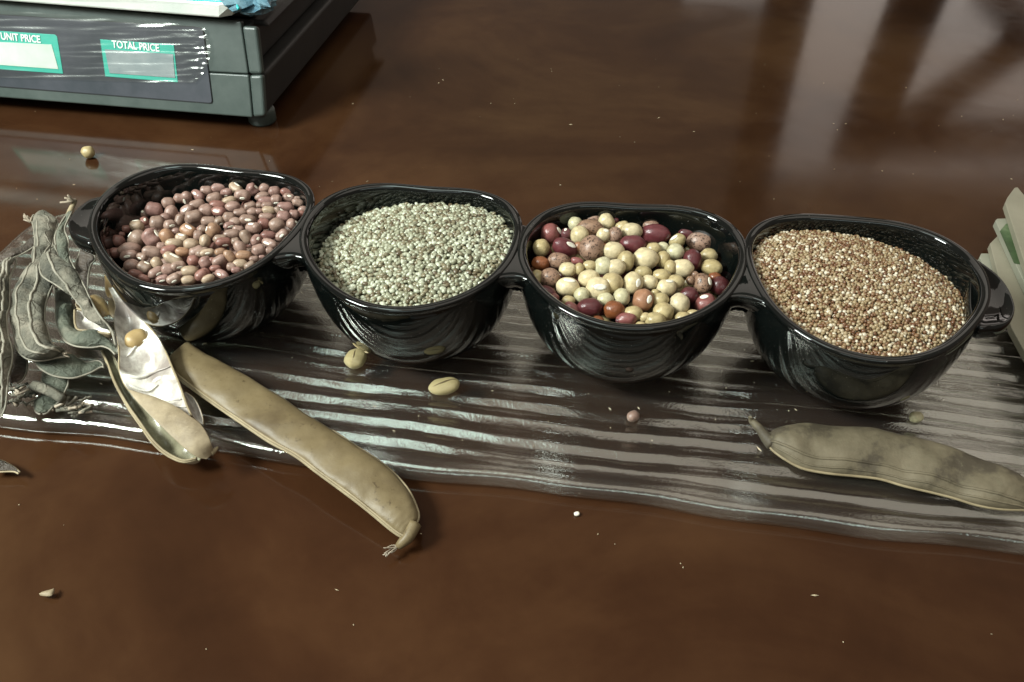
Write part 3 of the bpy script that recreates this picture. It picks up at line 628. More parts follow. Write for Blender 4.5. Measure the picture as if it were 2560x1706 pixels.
# grains: the nearest 300 singly, the rest as one mass
def grain_shape(seed, el, jit):
    import bmesh
    bm = bmesh.new(); bmesh.ops.create_icosphere(bm, subdivisions=2, radius=1)
    r = random.Random(seed); of = Vector((r.uniform(0, 50), 0, 0)); V = []
    for v in bm.verts:
        k = 1 + jit * noise.noise(v.co * 1.4 + of); c = v.co * k
        taper = 1 - 0.22 * max(0, c.x) if el > 1.1 else 1
        V.append((c.x * el, c.y * taper, c.z * 0.88 * taper))
    F = [tuple(q.index for q in f.verts) for f in bm.faces]; bm.free()
    return np.array(V), F
def add_tint(me, vals):
    at = me.attributes.new('tint', 'FLOAT', 'POINT'); at.data.foreach_set('value', np.asarray(vals, dtype=np.float32))
def rand_rot(flat):
    q = Matrix.Rotation(random.uniform(0, 6.283), 3, 'Z') @ Matrix.Rotation(random.gauss(0, flat), 3, 'X') @ Matrix.Rotation(random.gauss(0, flat), 3, 'Y')
    return np.array(q)
def grains(i, gap, rad, el, mat, name, cat, tints, words, group, massname, masslabel):
    shapes = [grain_shape(s + i * 20, el * random.uniform(0.9, 1.1), 0.28) for s in range(4)]
    c = BOWLS[i][0]; top, low = [], []
    for layer in (0, 1):
        ny = int(0.13 / (gap * 0.87))
        for a in range(ny):
            for b in range(int(0.13 / gap)):
                x = c[0] - 0.065 + gap * (b + 0.5 * (a % 2)) + random.uniform(-1, 1) * gap * 0.3 + layer * gap * 0.5
                y = c[1] - 0.065 + gap * 0.87 * a + random.uniform(-1, 1) * gap * 0.3 + layer * gap * 0.4
                z = heap_z(i, x, y) + 0.0006 * noise.noise(Vector((x, y, i)) * 90) + random.uniform(-1, 1) * gap * 0.25 - layer * gap * 0.75
                p = np.array([x, y, z])
                if inside_inner(i, p, rad * 0.4): (low if layer else top).append(p)
    vis = sorted([p for p in top if rim_visible(i, p)], key=lambda p: np.linalg.norm(p - CP))
    single = vis[:300]; ids = set(id(p) for p in single)
    rest = [p for p in top if id(p) not in ids] + low
    # shared grain meshes, each with its own colour
    lib = []
    for k, (tv, wd) in enumerate(zip(tints, words)):
        for s in range(2):
            V, F = shapes[(k + s) % 4]; me = mesh(name, V, F, [mat]); add_tint(me, [tv + (0.03 if s else -0.03)] * len(V)); lib.append((me, wd))
    wts = TW[name]; put = []
    for p in single:
        k = random.choices(range(len(tints)), wts)[0]; me, wd = lib[2 * k + random.randint(0, 1)]
        o = obj(name, me); o.location = p; o.rotation_euler = Matrix(rand_rot(0.5)).to_euler(); s = rad * random.uniform(0.78, 1.2); o.scale = (s, s, s)
        put.append((o, p, wd))
    hours = 'three two one twelve eleven ten nine eight seven six five four'.split(); PP = np.array([q[1] for q in put])
    for o, p, wd in put:
        d = p[:2] - np.array(c); hr = hours[int(((math.degrees(math.atan2(d[1], d[0])) + 15) % 360) // 30)]
        rr = math.hypot(*d); ring = "against the rim" if rr > 0.046 else ('near the rim' if rr > 0.036 else ('midway' if rr > 0.024 else 'near the middle'))
        near = [put[q][2] for q in np.argsort(np.linalg.norm(PP - p, axis=1))[1:5]]; oth = next((q for q in near if q != wd), wd)
        tag(o, '%s %s beside a %s one %s at %s o\'clock, %s' % (wd, cat, oth, ring, hr, BNAME[i].replace('the ', '').replace(' from left', '')), cat, group)
    VV, FF, TT = [], [], []; nb = 0
    for p in rest:
        V, F = shapes[random.randrange(4)]; s = rad * random.uniform(0.78, 1.2)
        VV.append(V @ rand_rot(0.5).T * s + p); FF.append(np.array(F) + nb); nb += len(V)
        TT.append(np.full(len(V), tints[random.choices(range(len(tints)), wts)[0]] + random.uniform(-0.06, 0.06)))
    me = bpy.data.meshes.new(massname); VV = np.vstack(VV); FF = np.vstack(FF)
    me.vertices.add(len(VV)); me.vertices.foreach_set('co', VV.ravel().astype(np.float32))
    me.loops.add(FF.size); me.loops.foreach_set('vertex_index', FF.ravel().astype(np.int32))
    me.polygons.add(len(FF)); me.polygons.foreach_set('loop_start', np.arange(0, FF.size, 3, dtype=np.int32))
    me.update(calc_edges=True); me.validate(); me.polygons.foreach_set('use_smooth', [True] * len(me.polygons))
    me.materials.append(mat); add_tint(me, np.concatenate(TT))
    tag(obj(massname, me), masslabel, cat, None, 'stuff')
TW = {'seed': (0.10, 0.22, 0.40, 0.28), 'millet_grain': (0.19, 0.24, 0.25, 0.19, 0.13)}
grains(1, 0.00226, 0.00122, 1.42, MT_SEED, 'seed', 'seed', (0.08, 0.32, 0.62, 0.93), ('brown', 'olive grey', 'grey green', 'whitish green'),
       'pale grey green seeds heaped in the second bowl', 'seed_heap', 'heap of pale grey green seeds filling the second bowl from the left')
grains(3, 0.00178, 0.00098, 1.0, MT_MILLET, 'millet_grain', 'grain', (0.06, 0.25, 0.48, 0.70, 0.95), ('dark brown', 'russet', 'tan', 'straw coloured', 'white'),
       'tiny mixed grains heaped in the rightmost bowl', 'millet_heap', 'heap of tiny brown and white grains filling the rightmost bowl')

# ------------------------------------------------------------------ pods
def edges(pairs, zs):
    """pairs of source pixels (left edge, right edge) with heights -> two 3-D edge lines"""
    E1 = [P(a[0], a[1], z[0] if isinstance(z, tuple) else z) for (a, b), z in zip(pairs, zs)]
    E2 = [P(b[0], b[1], z[1] if isinstance(z, tuple) else z) for (a, b), z in zip(pairs, zs)]
    return np.array(E1), np.array(E2)
def frames(E1, E2, n):
    a, b = catmull(E1, n), catmull(E2, n); mid = (a + b) / 2; W = (b - a) / 2
    T = np.gradient(mid, axis=0); Nn = np.cross(W, T); Nn /= np.linalg.norm(Nn, axis=1)[:, None] + 1e-12
    view = CP - mid; s = np.sign((Nn * view).sum(axis=1)); Nn *= s[:, None]
    return a, b, mid, W, Nn
def pod_body(name, E1, E2, tu, tl, mat, parent, n=64, seg=28, bumps=0, bamp=0.25, wr=0.0006, wf=70, power=1.0, groove=0.0):
    a, b, mid, W, Nn = frames(E1, E2, n); V, F = [], []
    for i in range(n):
        s = i / (n - 1); end = min(1, math.sin(math.pi * min(max(s, 0.0), 1.0)) * 3.0) ** 0.6 if 0 < s < 1 else 0.05
        bb = 1 + bamp * math.cos(2 * math.pi * bumps * s) if bumps else 1
        hw = np.linalg.norm(W[i])
        for j in range(seg):
            ph = 2 * math.pi * j / seg; c, sn = math.cos(ph), math.sin(ph)
            th = (tu if sn > 0 else tl) * end * min(1, hw / 0.006)
            prof_ = math.copysign(abs(sn) ** power, sn) * (bb if sn > 0 else 1)
            if groove and sn > 0: prof_ *= 1 - groove * math.exp(-((c - 0.35) / 0.10) ** 2)
            q = mid[i] + W[i] * c + Nn[i] * th * prof_
            if wr:
                q = q + Nn[i] * wr * noise.noise(Vector(q) * wf) * 1.6 + Nn[i] * wr * 0.6 * noise.noise(Vector(q) * wf * 2.7)
            if wr:
                q = q + Nn[i] * wr * 0.35 * noise.noise(Vector((s * 46, c * 2.2, wf)))
            q[2] = max(q[2], 0.0006); V.append(q)
    for i in range(n - 1): F += [(i * seg + j, i * seg + (j + 1) % seg, (i + 1) * seg + (j + 1) % seg, (i + 1) * seg + j) for j in range(seg)]
    F.append(tuple(range(seg))[::-1]); F.append(tuple((n - 1) * seg + j for j in range(seg)))
    o = obj(name, mesh(name, V, F, [mat]), parent); subsurf(o, 1)
    global GRID
    GRID = np.array(V).reshape(n, seg, 3)
    return a, b, mid, W, Nn
def ridge(parent, frac, i0, i1, rad, mat=None):
    # a raised vein that follows the pod wall at a share of its width (-1 .. 1)
    seg = GRID.shape[1]; j = math.acos(frac) / (2 * math.pi) * seg; j0 = int(j) % seg; f = j - int(j)
    path = GRID[i0:i1, j0] * (1 - f) + GRID[i0:i1, (j0 + 1) % seg] * f
    tube('vein', path, rad * np.minimum(1, np.minimum(np.arange(len(path)), np.arange(len(path))[::-1]) / 5 + 0.25), mat or MT_SEAMG, parent, 6)
def shell(name, E1, E2, depth, mats, parent, n=60, seg=22, wr=0.0008, wf=80, thick=0.0006, lob=0):
    a, b, mid, W, Nn = frames(E1, E2, n); V, F = [], []
    for i in range(n):
        s = i / (n - 1)
        for j in range(seg + 1):
            c = -1 + 2 * j / seg; d = depth * (1 - c * c) * min(1, 6 * s + 0.1, 6 * (1 - s) + 0.1)
            if lob: d *= 1 + 0.45 * math.cos(2 * math.pi * lob * s)
            q = mid[i] + W[i] * c - Nn[i] * d
            q = q + Nn[i] * wr * (noise.noise(Vector(q) * wf) * 1.5 + 0.7 * noise.noise(Vector(q) * wf * 2.3))
            q[2] = max(q[2], 0.0012); V.append(q)
    m1 = seg + 1
    for i in range(n - 1): F += [(i * m1 + j, i * m1 + j + 1, (i + 1) * m1 + j + 1, (i + 1) * m1 + j) for j in range(seg)]
    global SGRID
    SGRID = (np.array(V).reshape(n, seg + 1, 3), Nn)
    me = mesh(name, V, F, mats); o = obj(name, me, parent)
    nrm = np.zeros(3)
    for f in me.polygons: nrm += np.array(f.normal) * f.area
    if nrm @ Nn.mean(axis=0) < 0: me.flip_normals()
    md = o.modifiers.new('t', 'SOLIDIFY'); md.thickness = thick; md.offset = -1; md.material_offset = 1; md.material_offset_rim = 1
    subsurf(o, 1)
    return a, b, mid, W, Nn
def bristles(parent, at, d, n, ln, name='bristle', spread=0.7, rad=0.00035):
    for k in range(n):
        v = np.array(d, float) / np.linalg.norm(d) + rng.normal(0, spread, 3) * 0.6; v /= np.linalg.norm(v); v[2] = abs(v[2]) * 0.5 if at[2] < 0.01 else v[2]
        L = ln * random.uniform(0.5, 1.0); mid_ = at + v * L * 0.5 + rng.normal(0, L * 0.1, 3); e = at + v * L + rng.normal(0, L * 0.12, 3)
        for q in (mid_, e): q[2] = max(q[2], 0.001)
        tube(name, catmull([at, mid_, e], 6), [rad * 1.2, rad, rad, rad * 0.9, rad * 0.8, rad * 0.7], MT_TWIG, parent, 5)

def ground(o):
    return o
# big olive-brown pod in front of the bowls
t = tag(empty('bean_pod'), 'big smooth olive brown bean pod lying across the tray front edge', 'pod')
prs = [((1000, 10), (890, 100)), ((1100, 75), (935, 180)), ((1200, 130), (1020, 255)), ((1350, 215), (1170, 362)), ((1500, 305), (1310, 458)), ((1650, 405), (1440, 545)), ((1800, 500), (1580, 622)), ((1900, 568), (1690, 705)), ((1990, 625), (1790, 778)), ((2090, 700), (1900, 860)), ((2175, 790), (2000, 940)), ((2222, 880), (2075, 1003)), ((2238, 950), (2125, 1040)), ((2205, 1015), (2160, 1058))]
prs = [tuple(Z(pr, 0, 850, 2.139)) for pr in prs]
zs = [0.018, 0.018, 0.0175, 0.017, 0.0165, 0.016, 0.0155, 0.015, 0.014, 0.0125, 0.011, 0.0095, 0.0085, 0.008]
E1, E2 = edges(prs, zs)
a, b, mid, W, Nn = pod_body('pod_wall', E1, E2, 0.0046, 0.0044, MT_PODB, t, 90, 36, 6, 0.09, 0.0008, 60, 1.0)
tube('seam', b, 0.00085, MT_SEAM, t); tube('seam', b + Nn * 0.0013 - W * 0.04, 0.0006, MT_SEAM, t); tube('seam', a[40:], 0.0007, MT_SEAM, t)
stalk = [P(*Z([q], 0, 850, 2.139)[0], z) for q, z in (((2215, 985), 0.009), ((2185, 1050), 0.008), ((2150, 1085), 0.0065), ((2130, 1105), 0.005))]
tube('stalk', catmull(stalk, 14), np.linspace(0.0034, 0.0017, 14), MT_PODB, t, 10)
bristles(t, np.array(stalk[-1]), stalk[-1] - stalk[0], 9, 0.009)

# right pod
t = tag(empty('bean_pod'), 'dull olive dried pod with curled beak on the tray at the right', 'pod')
prs = [((940, 292), (926, 320)), ((975, 273), (945, 375)), ((1050, 260), (1010, 430)), ((1150, 252), (1120, 490)), ((1300, 258), (1260, 518)), ((1450, 275), (1400, 532)), ((1600, 295), (1550, 550)), ((1750, 325), (1690, 590)), ((1900, 365), (1830, 622)), ((2050, 420), (1960, 655)), ((2200, 480), (2090, 695)), ((2330, 540), (2210, 716)), ((2450, 605), (2340, 722)), ((2540, 670), (2480, 720))]
prs = [tuple(Z(pr, 1500, 950, 2.22)) for pr in prs]
E1, E2 = edges(prs, [(0.016, 0.0125)] * 14)
a, b, mid, W, Nn = pod_body('pod_wall', E1, E2, 0.0062, 0.0035, MT_PODR, t, 80, 40, 5, 0.10, 0.0010, 60, 0.85, 0.0)
tube('seam', b, 0.0007, MT_SEAM, t); ridge(t, 0.62, 3, 80, 0.0007, MT_PODR)
ridge(t, 0.88, 6, 80, 0.0005, MT_PODR)
bk = [P(*Z([q], 1500, 950, 2.22)[0], z) for q, z in (((960, 360), 0.013), ((915, 310), 0.014), ((880, 265), 0.0145), ((848, 235), 0.015), ((836, 222), 0.016), ((832, 205), 0.0185), ((845, 212), 0.019))]
tube('beak', catmull(bk, 24), np.interp(np.linspace(0, 1, 24), [0, 0.3, 0.6, 0.75, 1], [0.0036, 0.0022, 0.0014, 0.0007, 0.0004]), MT_PODR, t, 9)

# split pod with satin lining
K4 = lambda pr: tuple(Z(pr, 160, 680, 3.135))
t = tag(empty('split_pod'), 'split open bean pod showing white satin lining, one bean still inside', 'pod')
prs = [K4(q) for q in [((275, 575), (345, 590)), ((340, 720), (425, 735)), ((405, 885), (480, 880)), ((500, 1060), (590, 990)), ((595, 1200), (720, 1100)), ((690, 1335), (835, 1215)), ((795, 1430), (930, 1320)), ((930, 1490), (1020, 1410)), ((1045, 1470), (1070, 1455))]]
E1, E2 = edges(prs, [0.020, 0.019, 0.018, 0.017, 0.0155, 0.014, 0.012, 0.010, 0.010])
a, b, mid, W, Nn = shell('lower_valve', E1, E2, 0.005, [MT_SATIN2, MT_VALVE], t, lob=3)
tube('seam', a, 0.00065, MT_SEAM, t); tube('seam', a + W * 0.14 + Nn * 0.0008, 0.0006, MT_SEAM, t)
prs = [K4(q) for q in [((350, 120), (385, 100)), ((400, 250), (480, 215)), ((395, 400), (560, 312)), ((425, 560), (650, 410)), ((432, 660), (730, 510)), ((430, 740), (795, 625)), ((448, 820), (845, 740)), ((490, 905), (890, 845)), ((565, 975), (930, 950)), ((680, 1045), (965, 1050)), ((840, 1105), (1000, 1130))]]
E1, E2 = edges(prs, [0.034, 0.033, 0.032, 0.031, 0.030, 0.029, 0.028, 0.027, 0.0265, 0.026, 0.0255])
a, b, mid, W, Nn = shell('upper_valve', E1, E2, 0.0056, [MT_SATIN, MT_VALVE], t, n=84, seg=30, lob=4, wr=0.0013, wf=70)
tube('seam', b, 0.00055, MT_SEAM, t); tube('seam', a[26:], 0.00045, MT_SEAM, t)
def fold(pts, rad, mat):                 # a torn skin ridge that follows the lining: (share along, share across)
    G, Nn_ = SGRID; n, m1 = G.shape[:2]; path = []
    for s_, c_ in catmull([(x, y, 0) for x, y in pts], 16)[:, :2]:
        a_, b_ = min(int(s_ * (n - 1)), n - 2), min(int(c_ * (m1 - 1)), m1 - 2); fa, fb = s_ * (n - 1) - a_, c_ * (m1 - 1) - b_
        path.append((G[a_, b_] * (1 - fa) + G[a_ + 1, b_] * fa) * (1 - fb) + (G[a_, b_ + 1] * (1 - fa) + G[a_ + 1, b_ + 1] * fa) * fb + Nn_[a_] * rad * 0.4)
    tube('lining_fold', path, rad * np.interp(np.linspace(0, 1, 16), [0, .15, .6, 1], [0.3, 1, 0.8, 0.25]), mat, t, 7)
fold([(0.60, 0.05), (0.62, 0.30), (0.595, 0.6), (0.60, 0.97)], 0.0011, MT_SATIN)
fold([(0.68, 0.08), (0.70, 0.35), (0.675, 0.6)], 0.0008, MT_SATIN)
fold([(0.78, 0.20), (0.75, 0.4), (0.77, 0.55), (0.83, 0.92)], 0.0012, MT_SATIN)
fold([(0.86, 0.45), (0.88, 0.7), (0.91, 0.95)], 0.0009, MT_SATIN)
fold([(0.40, 0.15), (0.36, 0.5), (0.38, 0.9)], 0.0007, MT_SATIN)
prs = [K4(q) for q in [((505, 920), (530, 925)), ((545, 985), (720, 985)), ((620, 1070), (880, 1050)), ((710, 1160), (990, 1130)), ((800, 1250), (1070, 1190)), ((890, 1335), (1125, 1270)), ((970, 1405), (1155, 1340)), ((1045, 1455), (1170, 1390)), ((1120, 1470), (1160, 1435))]]
E1, E2 = edges(prs, [0.024, 0.0235, 0.023, 0.0225, 0.021, 0.019, 0.017, 0.015, 0.013])
E1[:, 2] += 0.0055; E2[:, 2] += 0.0055
E1, E2 = edges(prs, [0.029, 0.029, 0.0285, 0.028, 0.0265, 0.0245, 0.022, 0.019, 0.017])
shell('folded_flap', E1, E2, -0.0010, [MT_VALVE, MT_SATIN], t, wr=0.0005, wf=70)
prs = [K4(q) for q in [((935, 935), (945, 935)), ((960, 1000), (1010, 985)), ((985, 1070), (1055, 1060)), ((1010, 1130), (1080, 1130)), ((1050, 1170), (1088, 1190))]]
E1, E2 = edges(prs, [0.022] * 5)
shell('side_valve', E1, E2, 0.003, [MT_SATIN, MT_VALVE], t, n=24)
tp = [P(*Z([q], 160, 680, 3.135)[0], 0.017) for q in ((1150, 1420), (1180, 1400), (1205, 1372))]
tube('beak', catmull(tp, 8), np.linspace(0.0018, 0.0005, 8), MT_SEAM, t, 7)
# its bean
def loose_bean(u, v, z, a, b, c, rz, tilt, mat, label, name='bean', cat='bean', hil=False, kid=0.1, group=None):
    me = kidney_mesh(name, mat, kid, 0.3, int(u)); o = obj(name, me); o.location = P(u, v, z); o.rotation_euler = (tilt, 0.0, rz); o.scale = (a, b, c)
    tag(o, label, cat, group)
    if hil:      # a dark crease over the upper side
        cr = [(x_, 0.12 * math.sin(x_ * 2.2) + 0.05, 1.0 * math.sqrt(max(0.05, 1 - x_ * x_)) - 0.02) for x_ in np.linspace(-0.80, 0.72, 14)]
        V, F = tube_data(cr, 0.05 * np.sin(np.linspace(0.25, 2.9, 14)) + 0.015, 5); obj('crease', mesh('crease', V, F, [MT_PODB]), o)
    return o
q = Z([(572, 525)], 160, 680, 3.135)[0]
loose_bean(q[0], q[1], 0.0285, 0.0063, 0.0052, 0.0040, 1.0, 0.5, MT_YELL, 'flat yellowish tan bean lying in the white lined split pod', kid=0.25)
# small open shell beside it
K3 = lambda pr: tuple(Z(pr, 0, 760, 5.226)); K2 = lambda pr: tuple(Z(pr, 0, 480, 5.226))
def pod(name, label, prs, zs, tu, tl, mat, seam=True, bumps=0, bamp=0.2, wr=0.0009, seammat=None, **kw):
    tu, tl, wr = tu * 0.60, tl * 0.55, wr * 1.6
    t = tag(empty(name), label, 'pod'); E1, E2 = edges(prs, zs)
    a, b, mid, W, Nn = pod_body('pod_wall', E1, E2, tu, tl, mat, t, bumps=bumps, bamp=bamp, wr=wr, **kw)
    if seam:
        tube('seam', a, 0.00055, seammat or MT_SEAMG, t, 5); tube('seam', b, 0.00055, seammat or MT_SEAMG, t, 5)
    return t, a, b, mid, W, Nn
# curved pod b
prs = [K2(q) for q in [((440, 300), (560, 262)), ((415, 350), (740, 370)), ((440, 470), (740, 450)), ((452, 560), (705, 590)), ((455, 690), (690, 680)), ((425, 800), (660, 790)), ((428, 950), (600, 900)), ((350, 1040), (640, 1060)), ((265, 1150), (690, 1190)), ((208, 1310), (640, 1330)), ((160, 1450), (600, 1450))]] + \
      [K3(q) for q in [((142, 130), (585, 110)), ((145, 230), (588, 240)), ((183, 360), (620, 340)), ((195, 510), (655, 470)), ((240, 620), (700, 545)), ((330, 705), (760, 575)), ((450, 742), (800, 585)), ((600, 735), (830, 600)), ((740, 705), (855, 625)), ((860, 690), (868, 650))]]
pb, a, b, mid, W, Nn = pod('dry_pod', 'largest grey green dry pod, curved like a hook, beside the handle', prs, [0.034, 0.034, 0.034, 0.034, 0.034, 0.035, 0.036, 0.037, 0.037, 0.037, 0.036, 0.036, 0.035, 0.035, 0.034, 0.034, 0.033, 0.032, 0.031, 0.030, 0.030], 0.0075, 0.006, MT_PODG, bumps=6, bamp=0.12, n=100, wr=0.0013, power=0.75)
ridge(pb, 0.28, 34, 92, 0.0008)
ridge(pb, -0.5, 8, 88, 0.0006)
bristles(pb, P(*K2([(400, 400)])[0], 0.034), (-0.4, 0.5, 0.3), 9, 0.007, rad=0.0006)
bristles(pb, P(*K3([(820, 640)])[0], 0.031), (1, -0.3, 0), 6, 0.005, rad=0.0005)
# pod behind, next to handle
prs = [K2(q) for q in [((960, 150), (1000, 130)), ((885, 270), (925, 285)), ((800, 400), (880, 380)), ((725, 560), (845, 490)), ((728, 690), (890, 620)), ((760, 840), (895, 750)), ((850, 935), (920, 890)), ((945, 1030), (985, 1010))]]
pt, *_ = pod('dry_pod', 'grey green dry pod with thin stalk rising against the dish handle', prs, [0.040, 0.040, 0.038, 0.036, 0.034, 0.032, 0.030, 0.028], 0.006, 0.005, MT_PODGR, bumps=3)
st = [P(*K2([q])[0], z) for q, z in (((900, 300), 0.039), ((935, 210), 0.041), ((970, 140), 0.043), ((990, 110), 0.045))]
tube('stalk', catmull(st, 10), np.linspace(0.0018, 0.0010, 10), MT_SEAM, pt, 7); bristles(pt, np.array(st[-1]), (-1, 0.2, 0.2), 5, 0.009, rad=0.0008)
# twisted pod c
prs = [K2(q) for q in [((655, 700), (710, 695)), ((600, 765), (748, 800)), ((565, 860), (765, 865)), ((530, 920), (850, 925)), ((518, 990), (950, 1000)), ((545, 1085), (1010, 1065)), ((620, 1150), (1060, 1150)), ((700, 1195), (1110, 1250)), ((800, 1262), (1165, 1370)), ((900, 1322), (1215, 1470))]] + \
      [K3(q) for q in [((1020, -85), (1262, 90)), ((1130, -10), (1340, 200)), ((1250, 150), (1400, 265)), ((1390, 290), (1455, 340)), ((1462, 375), (1478, 372))]]
pc, a, b, mid, W, Nn = pod('dry_pod', 'twisted grey dry pod tapering to a point across the hooked pod', prs, [0.044, 0.045, 0.046, 0.047, 0.047, 0.047, 0.046, 0.045, 0.044, 0.043, 0.042, 0.040, 0.038, 0.036, 0.035], 0.006, 0.004, MT_PODG, bumps=5, bamp=0.2, n=90, wr=0.0015)
ridge(pc, -0.15, 6, 70, 0.0007)
bkp = [P(*K3([q])[0], z) for q, z in (((1475, 370), 0.035), ((1490, 450), 0.034), ((1510, 540), 0.033))]
tube('beak', catmull(bkp, 8), np.linspace(0.0008, 0.0005, 8), MT_SEAMG, pc, 5)
# green pod e
prs = [K2(q) for q in [((700, 1230), (830, 1230)), ((720, 1330), (880, 1300)), ((735, 1450), (930, 1420))]] + [K3(q) for q in [((735, 20), (965, 60)), ((728, 140), (965, 170)), ((745, 260), (975, 300)), ((785, 375), (1010, 350)), ((850, 485), (1130, 365)), ((960, 545), (1270, 375)), ((1090, 568), (1370, 430)), ((1220, 570), (1440, 490)), ((1330, 555), (1500, 550)), ((1430, 590), (1535, 600)), ((1505, 660), (1540, 630))]]
pod('dry_pod', 'green tinged dry pod bending right under the twisted pod', prs, [0.020, 0.022, 0.024, 0.026, 0.027, 0.028, 0.029, 0.030, 0.030, 0.030, 0.030, 0.030, 0.030, 0.030], 0.0065, 0.006, MT_PODGR, bumps=3, n=80, wr=0.0012)
t = tag(empty('open_pod_shell'), 'small open pod shell with grey satin inside beside the green tinged pod', 'pod')
prs = [K3(q) for q in [((975, 80), (1010, 60)), ((975, 180), (1110, 95)), ((985, 270), (1210, 130)), ((1020, 335), (1290, 200)), ((1130, 350), (1370, 275)), ((1290, 372), (1440, 345)), ((1440, 395), (1465, 385))]]
E1, E2 = edges(prs, [0.034] * 7); a, b, *_ = shell('pod_wall', E1, E2, 0.0055, [MT_SATIN, MT_VALVE], t, n=40, lob=2)
tube('seam', b, 0.0008, MT_SEAM, t, 5); tube('seam', a, 0.0006, MT_SEAM, t, 5)
t = tag(empty('open_pod_shell'), 'cream lined scrap of pod shell above the grey satin shell', 'pod')
prs = [K3(q) for q in [((985, 0), (1000, -150)), ((1020, 40), (1060, -140)), ((1090, 90), (1130, -60)), ((1180, 130), (1200, 60))]]
E1, E2 = edges(prs, [0.030] * 4); shell('pod_wall', E1, E2, 0.003, [MT_VALVE, MT_VALVE], t, n=20)
# leaf shaped pod d
prs = [K3(q) for q in [((440, 735), (480, 728)), ((510, 830), (600, 700)), ((600, 895), (740, 670)), ((700, 940), (850, 655)), ((820, 965), (940, 670)), ((960, 970), (1030, 730)), ((1090, 935), (1110, 765)), ((1200, 890), (1190, 760)), ((1280, 845), (1260, 745)), ((1330, 825), (1320, 765)), ((1358, 830), (1350, 808))]]
pod('dry_pod', 'smooth leaf shaped green pod with upturned tip below the hooked pod', prs, [0.026, 0.026, 0.025, 0.024, 0.023, 0.022, 0.021, 0.021, 0.021, 0.021, 0.021], 0.0042, 0.004, MT_PODGR, wr=0.0005)
# far left pod a
prs = [K2(q) for q in [((70, 925), (215, 885)), ((-20, 1010), (200, 960)), ((-90, 1150), (130, 1120)), ((-130, 1300), (125, 1330)), ((-150, 1450), (120, 1500))]] + [K3(q) for q in [((-160, 100), (85, 150)), ((-170, 300), (105, 400)), ((-170, 500), (155, 580)), ((-170, 700), (155, 760)), ((-160, 900), (110, 940)), ((-140, 1100), (90, 1140)), ((-110, 1300), (70, 1340)), ((-60, 1450), (20, 1480))]]
pa, a, b, mid, W, Nn = pod('dry_pod', 'grey dry pod running down the left picture edge beside the heap', prs, [0.036, 0.037, 0.038, 0.039, 0.039, 0.039, 0.038, 0.036, 0.034, 0.031, 0.028, 0.024, 0.021], 0.0085, 0.006, MT_PODG, bumps=6, bamp=0.12, n=90, wr=0.0016)
ridge(pa, 0.35, 4, 84, 0.0009); ridge(pa, 0.7, 4, 84, 0.0007); ridge(pa, -0.1, 10, 70, 0.0006)
prs = [K2(q) for q in [((-60, 860), (-40, 950)), ((60, 815), (80, 905)), ((180, 765), (200, 850)), ((300, 698), (330, 790)), ((400, 620), (440, 720)), ((460, 580), (480, 660))]]
pod('dry_pod', 'slim dark pod lying behind the grey pods at the left', prs, [0.016] * 6, 0.0045, 0.004, MT_PODD, bumps=0)
prs = [K3(q) for q in [((100, 520), (190, 540)), ((95, 640), (270, 640)), ((95, 780), (350, 740)), ((100, 900), (345, 880)), ((110, 1000), (300, 980)), ((140, 1050), (220, 1040))]]
pod('dry_pod', 'plump dark brown pod in shade under the hooked pod', prs, [0.022] * 6, 0.007, 0.006, MT_PODD, bumps=0)
prs = [K2(q) for q in [((1100, 670), (1165, 660)), ((1040, 800), (1240, 870)), ((985, 960), (1190, 950)), ((995, 1080), (1155, 1080)), ((1060, 1220), (1150, 1200)), ((1120, 1320), (1140, 1315))]]
pod('dry_pod', 'dark brown pod standing in shade under the dish handle', prs, [0.030, 0.028, 0.026, 0.024, 0.022, 0.020], 0.005, 0.004, MT_PODD)
prs = [K3(q) for q in [((580, 850), (870, 900)), ((550, 960), (890, 970)), ((560, 1030), (890, 1050)), ((650, 1080), (865, 1110)), ((760, 1130), (840, 1160)), ((818, 1185), (828, 1185))]]
pod('dry_pod', 'dark green pod tip poking out below the leaf shaped pod', prs, [0.018, 0.0175, 0.017, 0.016, 0.015, 0.014], 0.005, 0.004, MT_PODGR)
prs = [K3(q) for q in [((570, 1160), (690, 1190)), ((500, 1230), (780, 1240)), ((450, 1290), (765, 1290)), ((450, 1360), (690, 1350)), ((480, 1420), (620, 1420)), ((530, 1445), (560, 1445))]]
pod('dry_pod', 'short green heart shaped pod at the bottom of the heap', prs, [0.014] * 6, 0.004, 0.003, MT_PODGR)
t = tag(empty('dry_stalk'), 'flat grey green dry stalk slanting over the heart shaped pod', 'stalk')
tube('stem', catmull([P(*K3([q])[0], 0.021) for q in ((440, 1070), (560, 1105), (690, 1170), (820, 1250))], 16), np.linspace(0.0028, 0.0022, 16), MT_PODG, t, 8)
# dry flower remains
def flower(label, px, pxs, zz, n):
    t = tag(empty('dried_flower'), label, 'flower')
    for k in range(n):
        c = random.choice(pxs); s = P(*K3([(c[0] + random.gauss(0, 35), c[1] + random.gauss(0, 25))])[0], zz + random.uniform(0, 0.004))
        a_ = random.uniform(0, 6.28); L = random.uniform(0.003, 0.007); v = np.array([math.cos(a_) + 0.3, math.sin(a_) * 0.8, random.uniform(-0.1, 0.35)])
        e = s + v * L; e[2] = max(e[2], 0.0105)
        tube('sprig', catmull([s, (s + e) / 2 + rng.normal(0, 0.0003, 3), e], 5), np.array([1.2, 1, 0.9, 1, 1.2]) * random.uniform(0.0004, 0.0009), MT_TWIG if random.random() < 0.35 else MT_PODG, t, 6)
flower('pale broken dried flower stubs at the front of the pod heap', 0, [(720, 1380), (820, 1340), (900, 1300), (980, 1360), (1080, 1310), (1010, 1410)], 0.012, 26)
